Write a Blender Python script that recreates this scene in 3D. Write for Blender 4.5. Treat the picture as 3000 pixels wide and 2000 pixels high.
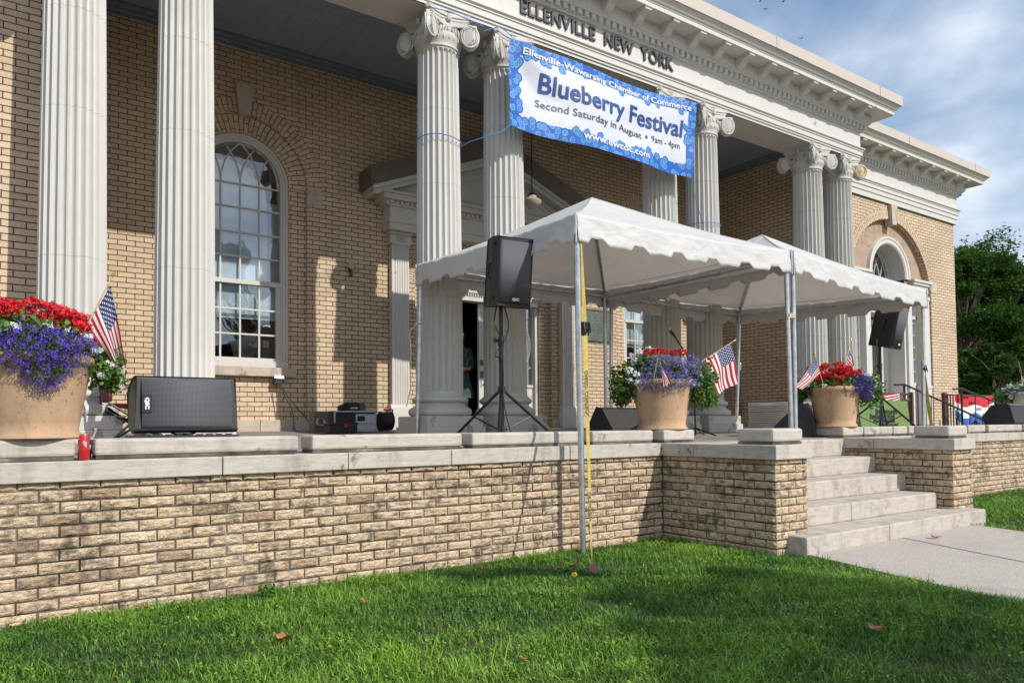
import bpy, bmesh, math, random
import numpy as np
from mathutils import Vector, Matrix
from mathutils.geometry import tessellate_polygon
random.seed(7); RNG = np.random.default_rng(11)
R = math.radians
for o in list(bpy.data.objects): bpy.data.objects.remove(o)
S = bpy.context.scene
COL = S.collection
# ---------------------------------------------------------------- camera
cam = bpy.data.cameras.new('camera'); camo = bpy.data.objects.new('camera', cam); COL.objects.link(camo)
_ya, _pi, _ro, _H = .9687, .0328, -.0091, .1769
c, s = math.cos(_ya), math.sin(_ya)
fw = Vector((c, s, 0)); rt = Vector((s, -c, 0)); up = Vector((0, 0, 1))
f2 = fw*math.cos(_pi) + up*math.sin(_pi); u2 = -fw*math.sin(_pi) + up*math.cos(_pi)
r3 = rt*math.cos(_ro) + u2*math.sin(_ro); u3 = -rt*math.sin(_ro) + u2*math.cos(_ro)
M = Matrix.Identity(4)
for i in range(3): M[i][0] = r3[i]; M[i][1] = u3[i]; M[i][2] = -f2[i]
M[2][3] = _H
camo.matrix_world = M
cam.sensor_fit = 'HORIZONTAL'; cam.sensor_width = 36; cam.lens = 2145.2472/3000*36
cam.shift_x = (1500-1468.36)/3000; cam.shift_y = (1176.03-1000)/3000
cam.clip_start = .05; cam.clip_end = 2000
S.camera = camo
# ---------------------------------------------------------------- light
SUN = Vector((.30, -1., .824)).normalized()      # direction towards the sun
sl = bpy.data.lights.new('sun', 'SUN'); sl.energy = 3.7; sl.angle = R(.53); sl.color = (1, .95, .88)
so = bpy.data.objects.new('sun', sl); COL.objects.link(so)
so.rotation_euler = SUN.to_track_quat('Z', 'Y').to_euler(); so.location = (6, -20, 20)
W = bpy.data.worlds.new('World'); S.world = W; W.use_nodes = True
nt = W.node_tree; N = nt.nodes; L = nt.links
for n in list(N): N.remove(n)
out = N.new('ShaderNodeOutputWorld'); bg = N.new('ShaderNodeBackground'); bg.inputs['Strength'].default_value = .15
sky = N.new('ShaderNodeTexSky'); sky.sky_type = 'NISHITA'; sky.sun_disc = False
sky.sun_elevation = math.asin(SUN.z); sky.sun_rotation = math.atan2(SUN.x, SUN.y)
sky.air_density = 1.1; sky.dust_density = .6; sky.ozone_density = 1.3
tc = N.new('ShaderNodeTexCoord')
# clouds: a noise on the direction, flattened towards the horizon
mp = N.new('ShaderNodeMapping'); mp.inputs['Scale'].default_value = (1, 1, 2.2); mp.inputs['Rotation'].default_value = (0, 0, R(35)); mp.inputs['Location'].default_value = (2.3, 1.9, .8)
L.new(tc.outputs['Generated'], mp.inputs['Vector'])
n1 = N.new('ShaderNodeTexNoise'); n1.inputs['Scale'].default_value = 1.7; n1.inputs['Detail'].default_value = 7; n1.inputs['Roughness'].default_value = .55; n1.inputs['Distortion'].default_value = .35
L.new(mp.outputs[0], n1.inputs['Vector'])
cr = N.new('ShaderNodeValToRGB'); cr.color_ramp.elements[0].position = .31; cr.color_ramp.elements[1].position = .60
L.new(n1.outputs['Fac'], cr.inputs[0])
n2 = N.new('ShaderNodeTexNoise'); n2.inputs['Scale'].default_value = 5.5; n2.inputs['Detail'].default_value = 5
L.new(mp.outputs[0], n2.inputs['Vector'])
cc = N.new('ShaderNodeValToRGB'); cc.color_ramp.elements[0].position = .35; cc.color_ramp.elements[1].position = .65
cc.color_ramp.elements[0].color = (2.0, 2.75, 3.9, 1); cc.color_ramp.elements[1].color = (5.7, 6.1, 6.6, 1)
L.new(n2.outputs['Fac'], cc.inputs[0])
mx = N.new('ShaderNodeMix'); mx.data_type = 'RGBA'
L.new(cr.outputs[0], mx.inputs[0]); L.new(sky.outputs[0], mx.inputs[6]); L.new(cc.outputs[0], mx.inputs[7])
L.new(mx.outputs[2], bg.inputs['Color']); L.new(bg.outputs[0], out.inputs[0])
S.view_settings.view_transform = 'Standard'; S.view_settings.look = 'None'
S.view_settings.exposure = .22; S.view_settings.gamma = 1
S.render.engine = 'CYCLES'
# ---------------------------------------------------------------- materials
class NB:
    def __init__(s, name):
        s.m = bpy.data.materials.new(name); s.m.use_nodes = True; s.nt = s.m.node_tree
        s.b = s.nt.nodes['Principled BSDF']; s.L = s.nt.links
    def n(s, t, **kw):
        x = s.nt.nodes.new(t)
        for k, v in kw.items():
            if k in x.inputs.keys(): x.inputs[k].default_value = v
            else: setattr(x, k, v)
        return x
    def coord(s, w='Object'):
        return s.n('ShaderNodeTexCoord').outputs[w]
    def mapv(s, v, sc=(1, 1, 1), loc=(0, 0, 0)):
        m = s.n('ShaderNodeMapping'); m.inputs['Scale'].default_value = sc; m.inputs['Location'].default_value = loc
        s.L.new(v, m.inputs['Vector']); return m.outputs[0]
    def noise(s, v, scale, detail=4, rough=.55, dist=0):
        x = s.n('ShaderNodeTexNoise'); x.inputs['Scale'].default_value = scale; x.inputs['Detail'].default_value = detail
        x.inputs['Roughness'].default_value = rough; x.inputs['Distortion'].default_value = dist
        s.L.new(v, x.inputs['Vector']); return x.outputs['Fac']
    def ramp(s, f, stops):
        x = s.n('ShaderNodeValToRGB'); e = x.color_ramp.elements
        while len(e) < len(stops): e.new(.5)
        for i, (p, c) in enumerate(stops):
            e[i].position = p; e[i].color = (c, c, c, 1) if isinstance(c, (int, float)) else (*c, 1)
        s.L.new(f, x.inputs[0]); return x.outputs[0]
    def mix(s, f, a, b, mode='MIX'):
        x = s.n('ShaderNodeMix', data_type='RGBA', blend_type=mode)
        for v, i in ((f, 0), (a, 6), (b, 7)):
            if hasattr(v, 'links') or hasattr(v, 'is_linked'): s.L.new(v, x.inputs[i])
            else: x.inputs[i].default_value = v if i == 0 else (*v, 1)
        return x.outputs[2]
    def math(s, op, a, b=0, c=0):
        x = s.n('ShaderNodeMath', operation=op)
        for i, v in enumerate((a, b, c)):
            if hasattr(v, 'is_linked'): s.L.new(v, x.inputs[i])
            else: x.inputs[i].default_value = v
        return x.outputs[0]
    def bump(s, h, st=.5, dist=.005, prev=None):
        x = s.n('ShaderNodeBump'); x.inputs['Strength'].default_value = st; x.inputs['Distance'].default_value = dist
        s.L.new(h, x.inputs['Height'])
        if prev is not None: s.L.new(prev, x.inputs['Normal'])
        return x.outputs[0]
    def fin(s, col=None, rough=.6, metal=0, normal=None, **kw):
        if col is not None:
            if hasattr(col, 'is_linked'): s.L.new(col, s.b.inputs['Base Color'])
            else: s.b.inputs['Base Color'].default_value = (*col, 1)
        if hasattr(rough, 'is_linked'): s.L.new(rough, s.b.inputs['Roughness'])
        else: s.b.inputs['Roughness'].default_value = rough
        s.b.inputs['Metallic'].default_value = metal
        if normal is not None: s.L.new(normal, s.b.inputs['Normal'])
        for k, v in kw.items(): s.b.inputs[k.replace('_', ' ')].default_value = v
        return s.m
MAT = {}
def simple(name, col, rough=.6, metal=0, var=.12, scale=6, bump=0.0, **kw):
    b = NB(name); co = b.coord(); n = b.noise(co, scale, 5)
    lo = tuple(x*(1-var) for x in col); hi = tuple(min(1, x*(1+var)) for x in col)
    cl = b.ramp(n, [(.3, lo), (.7, hi)])
    nm = b.bump(b.noise(co, scale*12, 3), .3, bump) if bump else None
    MAT[name] = b.fin(cl, rough, metal, nm, **kw); return MAT[name]
def paint(name, col, dirt=(.30, .27, .22), amt=.5, peel=0, joints=()):
    b = NB(name); co = b.coord()
    n = b.noise(co, 1.3, 8, .65); n2 = b.noise(b.mapv(co, (9, 9, 1.2)), 3, 6, .6)
    base = b.ramp(b.noise(co, 4, 4), [(.3, tuple(x*.94 for x in col)), (.7, col)])
    f = b.math('MULTIPLY', b.ramp(n2, [(.52, 0.), (.8, 1.)]), amt)
    c1 = b.mix(f, base, dirt)
    if peel:
        p = b.ramp(b.math('MULTIPLY', b.noise(co, 5, 9, .7), b.ramp(n, [(.42, .55), (.6, 1.12)])), [(peel, 0.), (peel+.03, 1.)])
        c1 = b.mix(p, c1, (.34, .27, .22))
    if joints:
        sp = b.n('ShaderNodeSeparateXYZ'); b.L.new(co, sp.inputs[0]); zz = b.math('ADD', sp.outputs[2], b.math('MULTIPLY', b.noise(co, 9, 4), .035))
        for j in joints:
            g = b.math('LESS_THAN', b.math('ABSOLUTE', b.math('SUBTRACT', zz, j)), .0035); c1 = b.mix(b.math('MULTIPLY', g, .45), c1, (.20, .18, .15))
    nm = b.bump(b.noise(co, 45, 4), .25, .002)
    MAT[name] = b.fin(c1, .55, 0, nm); return MAT[name]
paint('white_paint', (.57, .55, .51), amt=.24, peel=.71)
paint('column_paint', (.53, .515, .48), amt=.22, joints=(1.72, 3.05, 3.95))
paint('plinth_paint', (.53, .51, .47), amt=.3, peel=.60)
paint('frieze_paint', (.58, .565, .54), amt=.3, peel=.665)
simple('metal_fascia', (.51, .45, .38), .45, var=.03, scale=2)
simple('slate_paint', (.15, .19, .235), .5, var=.12)
simple('brown_flashing', (.13, .105, .085), .55, var=.12)
def stone(name, col, scale=3., dm=.8):
    b = NB(name); co = b.coord()
    n = b.noise(b.mapv(co, (1, 1, 5)), scale*3, 8, .65); n2 = b.noise(co, 1.7, 6, .6)
    c1 = b.ramp(n, [(.25, tuple(x*.74 for x in col)), (.55, col), (.8, tuple(min(1, x*1.12) for x in col))])
    dirt = b.ramp(b.math('MULTIPLY', b.noise(co, 14, 8, .7), b.ramp(n2, [(.42, .6), (.62, 1.15)])), [(.54, 0.), (.66, dm)])
    stk = b.ramp(b.noise(b.mapv(co, (2.2, 2.2, .6)), 3, 8, .7), [(.50, 1.), (.72, .68)]); c1 = b.mix(1., c1, stk, 'MULTIPLY')
    c2 = b.mix(dirt, c1, (.14, .125, .095))
    nm = b.bump(b.noise(b.mapv(co, (1, 1, 3)), 28, 6, .7), .6, .006)
    MAT[name] = b.fin(c2, .85, 0, nm); return MAT[name]
stone('limestone', (.50, .455, .40)); stone('step_stone', (.48, .425, .37), 2., .35); stone('impost_stone', (.50, .43, .35))
stone('stucco', (.40, .285, .21), 1.5)
def brick_tex(name, c1, c2, mortar, w=.2032, h=.0677, ms=.006, rough_bump=.25, off=(0, 0)):
    b = NB(name); uv = b.coord('UV'); co = b.coord()
    wob = b.n('ShaderNodeTexNoise'); wob.inputs['Scale'].default_value = 9; wob.inputs['Detail'].default_value = 3; b.L.new(co, wob.inputs['Vector'])
    sub = b.n('ShaderNodeVectorMath', operation='SUBTRACT'); sub.inputs[1].default_value = (.5, .5, .5); b.L.new(wob.outputs['Color'], sub.inputs[0])
    sc = b.n('ShaderNodeVectorMath', operation='SCALE'); sc.inputs['Scale'].default_value = .010; b.L.new(sub.outputs[0], sc.inputs[0])
    ad = b.n('ShaderNodeVectorMath', operation='ADD'); b.L.new(uv, ad.inputs[0]); b.L.new(sc.outputs[0], ad.inputs[1])
    ad2 = b.n('ShaderNodeVectorMath', operation='ADD'); ad2.inputs[1].default_value = (off[0]+20.32, off[1]+6.77, 0); b.L.new(ad.outputs[0], ad2.inputs[0])
    t = b.n('ShaderNodeTexBrick'); t.offset = .5; t.squash = 1
    t.inputs['Scale'].default_value = 1; t.inputs['Brick Width'].default_value = w; t.inputs['Row Height'].default_value = h
    t.inputs['Mortar Size'].default_value = ms; t.inputs['Mortar Smooth'].default_value = .25; t.inputs['Bias'].default_value = -.1
    t.inputs['Color1'].default_value = (*c1, 1); t.inputs['Color2'].default_value = (*c2, 1); t.inputs['Mortar'].default_value = (*mortar, 1)
    b.L.new(ad2.outputs[0], t.inputs['Vector'])
    g = b.noise(co, 60, 4, .6)
    spot = b.ramp(g, [(.30, .62), (.5, 1.), (.75, 1.08)])
    col = b.mix(1., t.outputs['Color'], spot, 'MULTIPLY')
    big = b.ramp(b.noise(co, .9, 5), [(.3, .86), (.7, 1.06)])
    col = b.mix(1., col, big, 'MULTIPLY')
    inv = b.math('SUBTRACT', 1., t.outputs['Fac'])
    nm = b.bump(g, rough_bump, .003); nm = b.bump(inv, 1., .010, nm)
    MAT[name] = b.fin(col, .85, 0, nm); return MAT[name]
brick_tex('facade_brick', (.645, .49, .335), (.55, .41, .27), (.11, .08, .06))
def rock_brick():
    b = NB('rock_brick'); co = b.coord(); r = b.n('ShaderNodeAttribute', attribute_name='rnd').outputs['Fac']
    base = b.ramp(r, [(0, (.74, .59, .42)), (.06, (.66, .50, .33)), (.5, (.60, .45, .305)), (.88, (.68, .50, .34)), (.94, (.48, .34, .22)), (1, (.40, .28, .18))])
    st = b.mapv(co, (1, 1, 2.6))
    n = b.noise(st, 17, 6, .58, 2.6)
    cr = b.ramp(n, [(.462, 1.), (.488, .28), (.502, .28), (.528, 1.)])
    col = b.mix(1., base, cr, 'MULTIPLY')
    d = b.math('MULTIPLY', b.noise(b.mapv(co, (1, 1, 1.6)), 2.6, 9, .72), b.ramp(b.noise(co, 14, 6, .65), [(.3, .6), (.7, 1.4)]))
    col = b.mix(b.ramp(d, [(.47, 0.), (.72, .85)]), col, (.07, .055, .038))
    ef = b.ramp(b.noise(co, 2.3, 7, .75), [(.72, 0.), (.80, .8)])
    col = b.mix(ef, col, (.72, .66, .60))
    nm = b.bump(n, .9, .010)
    MAT['rock_brick'] = b.fin(col, .9, 0, nm)
rock_brick()
def mortar():
    b = NB('mortar'); co = b.coord()
    n = b.noise(co, 2.2, 7, .7)
    col = b.ramp(n, [(.38, (.03, .027, .022)), (.58, (.16, .14, .12)), (.76, (.50, .45, .41))])
    MAT['mortar'] = b.fin(col, .95, 0, b.bump(b.noise(co, 70, 3), .6, .004))
mortar()
def terra():
    b = NB('terracotta'); co = b.coord(); n = b.noise(b.mapv(co, (1, 1, .5)), 7, 8, .68); col = b.ramp(n, [(.28, (.26, .175, .11)), (.46, (.43, .29, .18)), (.60, (.50, .31, .18)), (.72, (.50, .41, .32))])
    sp = b.ramp(b.noise(co, 38, 5, .7), [(.30, .55), (.40, 1.)]); col = b.mix(1., col, sp, 'MULTIPLY')
    MAT['terracotta'] = b.fin(col, .85, 0, b.bump(b.noise(co, 30, 5, .7), .5, .006))
terra()
simple('white_pot', (.66, .63, .57), .6, var=.08)
simple('black_plastic', (.022, .022, .024), .55, var=.2, scale=20, bump=.001)
simple('black_metal', (.03, .03, .032), .32, .6, var=.15)
simple('bright_metal', (.62, .63, .65), .3, .9, var=.06)
simple('galvanised', (.52, .53, .55), .33, .85, var=.22, scale=14)
def tentmat():
    b = NB('tent_fabric'); co = b.coord(); n = b.noise(co, 2.2, 7, .65); st = b.noise(b.mapv(co, (1, 1, 4)), 6, 8, .7)
    base = b.ramp(n, [(.3, (.61, .605, .60)), (.7, (.69, .685, .675))])
    col = b.mix(b.ramp(st, [(.56, 0.), (.78, .45)]), base, (.34, .31, .27))
    w = b.noise(b.mapv(co, (1, 1, 2.)), 5, 5, .6, 1.5); nm = b.bump(w, .32, .03); nm = b.bump(b.noise(co, 22, 4, .6, .8), .35, .008, nm)
    b.fin(col, .5, 0, nm); tr = b.n('ShaderNodeBsdfTranslucent'); tr.inputs[0].default_value = (.70, .62, .52, 1); m = b.n('ShaderNodeMixShader'); m.inputs[0].default_value = .20
    o = [x for x in b.nt.nodes if x.type == 'OUTPUT_MATERIAL'][0]; b.L.new(b.b.outputs[0], m.inputs[1]); b.L.new(tr.outputs[0], m.inputs[2]); b.L.new(m.outputs[0], o.inputs[0]); MAT['tent_fabric'] = b.m
tentmat()
simple('white_plastic', (.72, .71, .69), .4, var=.04)
simple('dark_room', (.035, .03, .027), .9)
simple('concrete', (.47, .405, .35), .9, var=.12, scale=9, bump=.003)
simple('floor_slate', (.25, .215, .20), .7, var=.2, scale=4, bump=.003)
simple('rope_blue', (.05, .22, .55), .7); simple('rope_white', (.62, .55, .45), .8)
simple('red_plastic', (.5, .02, .03), .35); simple('maroon_cloth', (.16, .012, .025), .8)
simple('skin', (.42, .25, .17), .55); simple('hair', (.03, .02, .015), .6)
simple('teal_dress', (.03, .065, .07), .8, var=.95, scale=22)
simple('brass', (.55, .38, .12), .35, .9); simple('stick_wood', (.45, .33, .20), .6)
simple('case_trim', (.55, .56, .58), .35, .2, var=.05)
simple('red_petal', (.62, .008, .018), .55, var=.35, scale=60); simple('purple_petal', (.13, .05, .62), .55, var=.5, scale=90)
simple('pale_purple_petal', (.26, .22, .70), .55, var=.4, scale=90); simple('white_petal', (.82, .82, .78), .6, var=.08, scale=60)
def leafmat(name, a, bb, sc=9, trans=.35):
    b = NB(name); r = b.n('ShaderNodeAttribute', attribute_name='rnd').outputs['Fac']
    col = b.ramp(r, [(0, a), (.55, tuple((x+y)/2 for x, y in zip(a, bb))), (1, bb)])
    if name == 'grass_blade':
        co = b.coord(); col = b.mix(b.ramp(b.noise(co, 1.1, 6, .7), [(.54, 0.), (.68, .4)]), col, (.28, .30, .09))
        col = b.mix(b.ramp(b.noise(b.mapv(co, (1, 1, 1), (7, 3, 0)), .8, 5, .6), [(.50, 0.), (.64, .3)]), col, (.05, .16, .04))
    b.fin(col, .85 if name == 'tree_leaf' else .55)
    if name == 'tree_leaf': b.b.inputs['Specular IOR Level'].default_value = .15
    tr = b.n('ShaderNodeBsdfTranslucent'); b.L.new(b.mix(1., col, (.9, 1., .35), 'MULTIPLY'), tr.inputs['Color'])
    mx = b.n('ShaderNodeMixShader'); mx.inputs[0].default_value = trans
    o = [n for n in b.nt.nodes if n.type == 'OUTPUT_MATERIAL'][0]
    b.L.new(b.b.outputs[0], mx.inputs[1]); b.L.new(tr.outputs[0], mx.inputs[2]); b.L.new(mx.outputs[0], o.inputs[0])
    MAT[name] = b.m
leafmat('pot_leaf', (.035, .10, .018), (.17, .30, .05)); leafmat('tree_leaf', (.013, .046, .012), (.08, .165, .030)); leafmat('fine_leaf', (.05, .10, .03), (.14, .20, .05))
leafmat('grass_blade', (.028, .115, .013), (.31, .52, .055), trans=.32); leafmat('dead_leaf', (.30, .10, .035), (.48, .22, .10), trans=.15)
simple('soil', (.10, .072, .042), .95, var=.5, scale=25, bump=.01); simple('bark', (.13, .095, .065), .9, var=.3, scale=8, bump=.01)
def glassmat(name, tint, f=.3):
    b = NB(name); g = b.n('ShaderNodeBsdfGlossy'); g.inputs['Roughness'].default_value = .02
    wob = b.noise(b.coord(), 2.2, 2)
    b.L.new(b.bump(wob, .12, .02), g.inputs['Normal'])
    t = b.n('ShaderNodeBsdfTransparent'); t.inputs['Color'].default_value = (*tint, 1)
    m = b.n('ShaderNodeMixShader'); m.inputs[0].default_value = f
    o = [n for n in b.nt.nodes if n.type == 'OUTPUT_MATERIAL'][0]
    b.L.new(t.outputs[0], m.inputs[1]); b.L.new(g.outputs[0], m.inputs[2]); b.L.new(m.outputs[0], o.inputs[0]); MAT[name] = b.m
glassmat('window_glass', (.90, .95, .96), .25)
# ---------------------------------------------------------------- mesh helpers
class MB:
    def __init__(s): s.v = []; s.f = []; s.uv = {}; s.r = None
    def add(s, vs, fs, uvs=None):
        o = len(s.v); s.v.extend(tuple(v) for v in vs)
        for i, f in enumerate(fs):
            if uvs is not None: s.uv[len(s.f)] = uvs[i]
            s.f.append(tuple(o+k for k in f))
        return s
    def box(s, x0, x1, y0, y1, z0, z1):
        v = [(x0, y0, z0), (x1, y0, z0), (x1, y1, z0), (x0, y1, z0), (x0, y0, z1), (x1, y0, z1), (x1, y1, z1), (x0, y1, z1)]
        return s.add(v, [(0, 3, 2, 1), (4, 5, 6, 7), (0, 1, 5, 4), (1, 2, 6, 5), (2, 3, 7, 6), (3, 0, 4, 7)])
    def hexa(s, bot, top):
        return s.add(list(bot)+list(top), [(3, 2, 1, 0), (4, 5, 6, 7), (0, 1, 5, 4), (1, 2, 6, 5), (2, 3, 7, 6), (3, 0, 4, 7)])
    def prism(s, poly, axis, a, b):
        # poly: 2D points; axis 'y': (x,z) extruded in y; 'x': (y,z); 'z': (x,y)
        n = len(poly)
        mk = {'y': lambda p, t: (p[0], t, p[1]), 'x': lambda p, t: (t, p[0], p[1]), 'z': lambda p, t: (p[0], p[1], t)}[axis]
        v = [mk(p, a) for p in poly] + [mk(p, b) for p in poly]
        f = [(i, (i+1) % n, n+(i+1) % n, n+i) for i in range(n)]
        tr = tessellate_polygon([[Vector((p[0], p[1], 0)) for p in poly]])
        f += [tuple(t) for t in tr] + [tuple(n+k for k in reversed(t)) for t in tr]
        return s.add(v, f)
    def lathe(s, prof, seg=24, cx=0, cy=0, rfun=None):
        n = len(prof); v = []
        for i in range(seg):
            a = 2*math.pi*i/seg; k = rfun(a) if rfun else 1
            for r, z in prof: v.append((cx+r*k*math.cos(a), cy+r*k*math.sin(a), z))
        f = []
        for i in range(seg):
            j = (i+1) % seg
            for q in range(n-1): f.append((i*n+q, j*n+q, j*n+q+1, i*n+q+1))
        f.append(tuple(i*n for i in reversed(range(seg)))); f.append(tuple(i*n+n-1 for i in range(seg)))
        return s.add(v, f)
    def tube(s, pts, r, seg=8, caps=True):
        pts = [Vector(p) for p in pts]; n = len(pts)
        rs = r if isinstance(r, (list, tuple)) else [r]*n
        v = []; prev = None
        for i, p in enumerate(pts):
            t = (pts[min(i+1, n-1)]-pts[max(i-1, 0)]).normalized()
            a = (prev - t*prev.dot(t)) if prev is not None else t.orthogonal()
            if a.length < 1e-6: a = t.orthogonal()
            a.normalize(); prev = a; b = t.cross(a)
            for k in range(seg):
                g = 2*math.pi*k/seg; v.append(tuple(p+(a*math.cos(g)+b*math.sin(g))*rs[i]))
        f = [(i*seg+k, i*seg+(k+1) % seg, (i+1)*seg+(k+1) % seg, (i+1)*seg+k) for i in range(n-1) for k in range(seg)]
        if caps: f += [tuple(reversed(range(seg))), tuple((n-1)*seg+k for k in range(seg))]
        return s.add(v, f)
    def grid(s, P, uvf=None):
        # P[i][j] points
        n, m = len(P), len(P[0]); v = [tuple(P[i][j]) for i in range(n) for j in range(m)]
        f = []; uvs = []
        for i in range(n-1):
            for j in range(m-1):
                f.append((i*m+j, (i+1)*m+j, (i+1)*m+j+1, i*m+j+1))
                if uvf is not None: uvs.append([(i/(n-1), j/(m-1)), ((i+1)/(n-1), j/(m-1)), ((i+1)/(n-1), (j+1)/(m-1)), (i/(n-1), (j+1)/(m-1))])
        return s.add(v, f, uvs if uvf is not None else None)
    def strip(s, pts, w, up=(0, 0, 1), th=.0):
        P = []; n = len(pts)
        for i, p in enumerate(pts):
            p = Vector(p); P.append([p-Vector(w)/2, p+Vector(w)/2])
        return s.grid(P)
    def xf(s, fn): s.v = [tuple(fn(Vector(v))) for v in s.v]; return s
def link_mesh(name, me, mat, parent=None):
    o = bpy.data.objects.new(name, me); COL.objects.link(o)
    if mat is not None: me.materials.append(MAT[mat] if isinstance(mat, str) else mat)
    if parent is not None: o.parent = parent
    return o
def obj(name, mb, mat, parent=None, smooth=False, ang=35, bevel=0, sub=None, solid=0, wld=False):
    """link the collected faces as ONE mesh object; world coordinates are taken into the thing's frame when wld"""
    v = mb.v
    if wld and parent is not None:
        root = parent
        while root.parent: root = root.parent
        inv = root.matrix_basis.inverted(); v = [tuple(inv @ Vector(p)) for p in v]
    me = bpy.data.meshes.new(name); me.from_pydata(v, [], mb.f); me.update()
    uvl = me.uv_layers.new(name='UVMap')
    A = np.array(mb.v, dtype=float)
    data = np.zeros((len(me.loops), 2))
    for p in me.polygons:
        if p.index in mb.uv:
            for k, li in enumerate(p.loop_indices): data[li] = mb.uv[p.index][k]
        else:
            nx, ny, nz = abs(p.normal.x), abs(p.normal.y), abs(p.normal.z)
            a, b_ = (0, 2) if ny >= nx and ny >= nz else ((1, 2) if nx >= nz else (0, 1))
            for li in p.loop_indices:
                q = A[me.loops[li].vertex_index]; data[li] = (q[a], q[b_])
    uvl.data.foreach_set('uv', data.ravel())
    if mb.r is not None:
        at = me.attributes.new('rnd', 'FLOAT', 'FACE'); at.data.foreach_set('value', np.array(mb.r, dtype=np.float32))
    if smooth:
        me.shade_smooth()
        if ang < 180: me.set_sharp_from_angle(angle=R(ang))
    o = link_mesh(name, me, mat, parent)
    if bevel:
        m = o.modifiers.new('bevel', 'BEVEL'); m.width = bevel; m.segments = 2; m.limit_method = 'ANGLE'; m.angle_limit = R(40)
    if solid:
        m = o.modifiers.new('thick', 'SOLIDIFY'); m.thickness = solid; m.offset = 0
    return o
def tag(o, label=None, cat=None, group=None, kind=None):
    if label: o['label'] = label
    if cat: o['category'] = cat
    if group: o['group'] = group
    if kind: o['kind'] = kind
    return o
def thing(name, label, cat, loc=(0, 0, 0), rz=0, group=None, rx=0, ry=0):
    o = bpy.data.objects.new(name, None); COL.objects.link(o); o.location = loc; o.rotation_euler = (rx, ry, rz)
    o.empty_display_size = .1
    bpy.context.view_layer.update()
    return tag(o, label, cat, group)
def dup(root, loc, rz=0, label=None, group=None):
    def cp(o, par):
        n = o.copy(); COL.objects.link(n); n.parent = par
        for ch in [x for x in bpy.data.objects if x.parent == o]: cp(ch, n)
        return n
    n = cp(root, None); n.location = loc; n.rotation_euler = (0, 0, rz)
    if label: n['label'] = label
    if group: n['group'] = group
    return n
def text_mb(txt, size, extrude=.001, sx=1, offset=0, align='LEFT', spacing=1, shear=0):
    cu = bpy.data.curves.new('t', 'FONT'); cu.body = txt; cu.size = size; cu.extrude = extrude; cu.offset = offset
    cu.align_x = align; cu.space_character = spacing; cu.resolution_u = 3; cu.shear = shear
    o = bpy.data.objects.new('t', cu); COL.objects.link(o)
    bpy.context.view_layer.update()
    dg = bpy.context.evaluated_depsgraph_get(); me = bpy.data.meshes.new_from_object(o.evaluated_get(dg))
    mb = MB(); mb.add([(v.co.x*sx, v.co.y, v.co.z) for v in me.vertices], [tuple(p.vertices) for p in me.polygons])
    bpy.data.objects.remove(o); bpy.data.curves.remove(cu); bpy.data.meshes.remove(me)
    return mb
def floorz(y): return .024*(y-4.86) if y > 4.86 else 0.
# ================================================================= GROUND
GZ = -.90
def path_poly():
    return [(5.33, 3.455), (5.24, 3.1), (5.13, 2.75), (5.04, 2.4), (4.96, 2.1), (4.90, 1.75), (4.86, 1.2), (4.86, -14), (8.0, -14), (8.0, 1.0), (8.02, 2.9), (8.18, 3.38), (8.47, 3.455)]
mb = MB(); mb.add([(-60, -40, GZ), (120, -40, GZ), (120, 90, GZ), (-60, 90, GZ)], [(0, 1, 2, 3)])
tag(obj('ground', mb, 'soil'), kind='structure')
pp = path_poly(); mb = MB(); mb.prism(pp, 'z', GZ-.05, GZ+.028)
b = NB('walk_concrete'); co = b.coord()
n = b.noise(co, 120, 3, .6); base = b.ramp(n, [(.34, (.22, .19, .165)), (.46, (.42, .375, .33)), (.6, (.48, .43, .38)), (.75, (.60, .54, .48))])
col = b.mix(b.ramp(b.noise(co, 2, 6, .6), [(.5, 0.), (.75, .4)]), base, (.27, .22, .18))
MAT['walk_concrete'] = b.fin(col, .9, 0, b.bump(n, .5, .003))
tag(obj('walkway', mb, 'walk_concrete'), kind='structure')
mb = MB()
def gl(x0, y0, x1, y1, w=.006):
    d = Vector((x1-x0, y1-y0, 0)); p = Vector((-d.y, d.x, 0)).normalized()*w
    a = Vector((x0, y0, GZ+.031)); e = Vector((x1, y1, GZ+.031))
    mb.add([a-p, e-p, e+p, a+p], [(0, 1, 2, 3)])
gl(6.77, 3.45, 6.0, 1.6); gl(6.0, 1.6, 6.0, -6); gl(4.93, 1.6, 8.0, 1.6)
for y in (-.4, -2.4, -4.4): gl(4.9, y, 8., y)
tag(obj('walkway_joints', mb, 'dark_room'), kind='structure')
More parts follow.
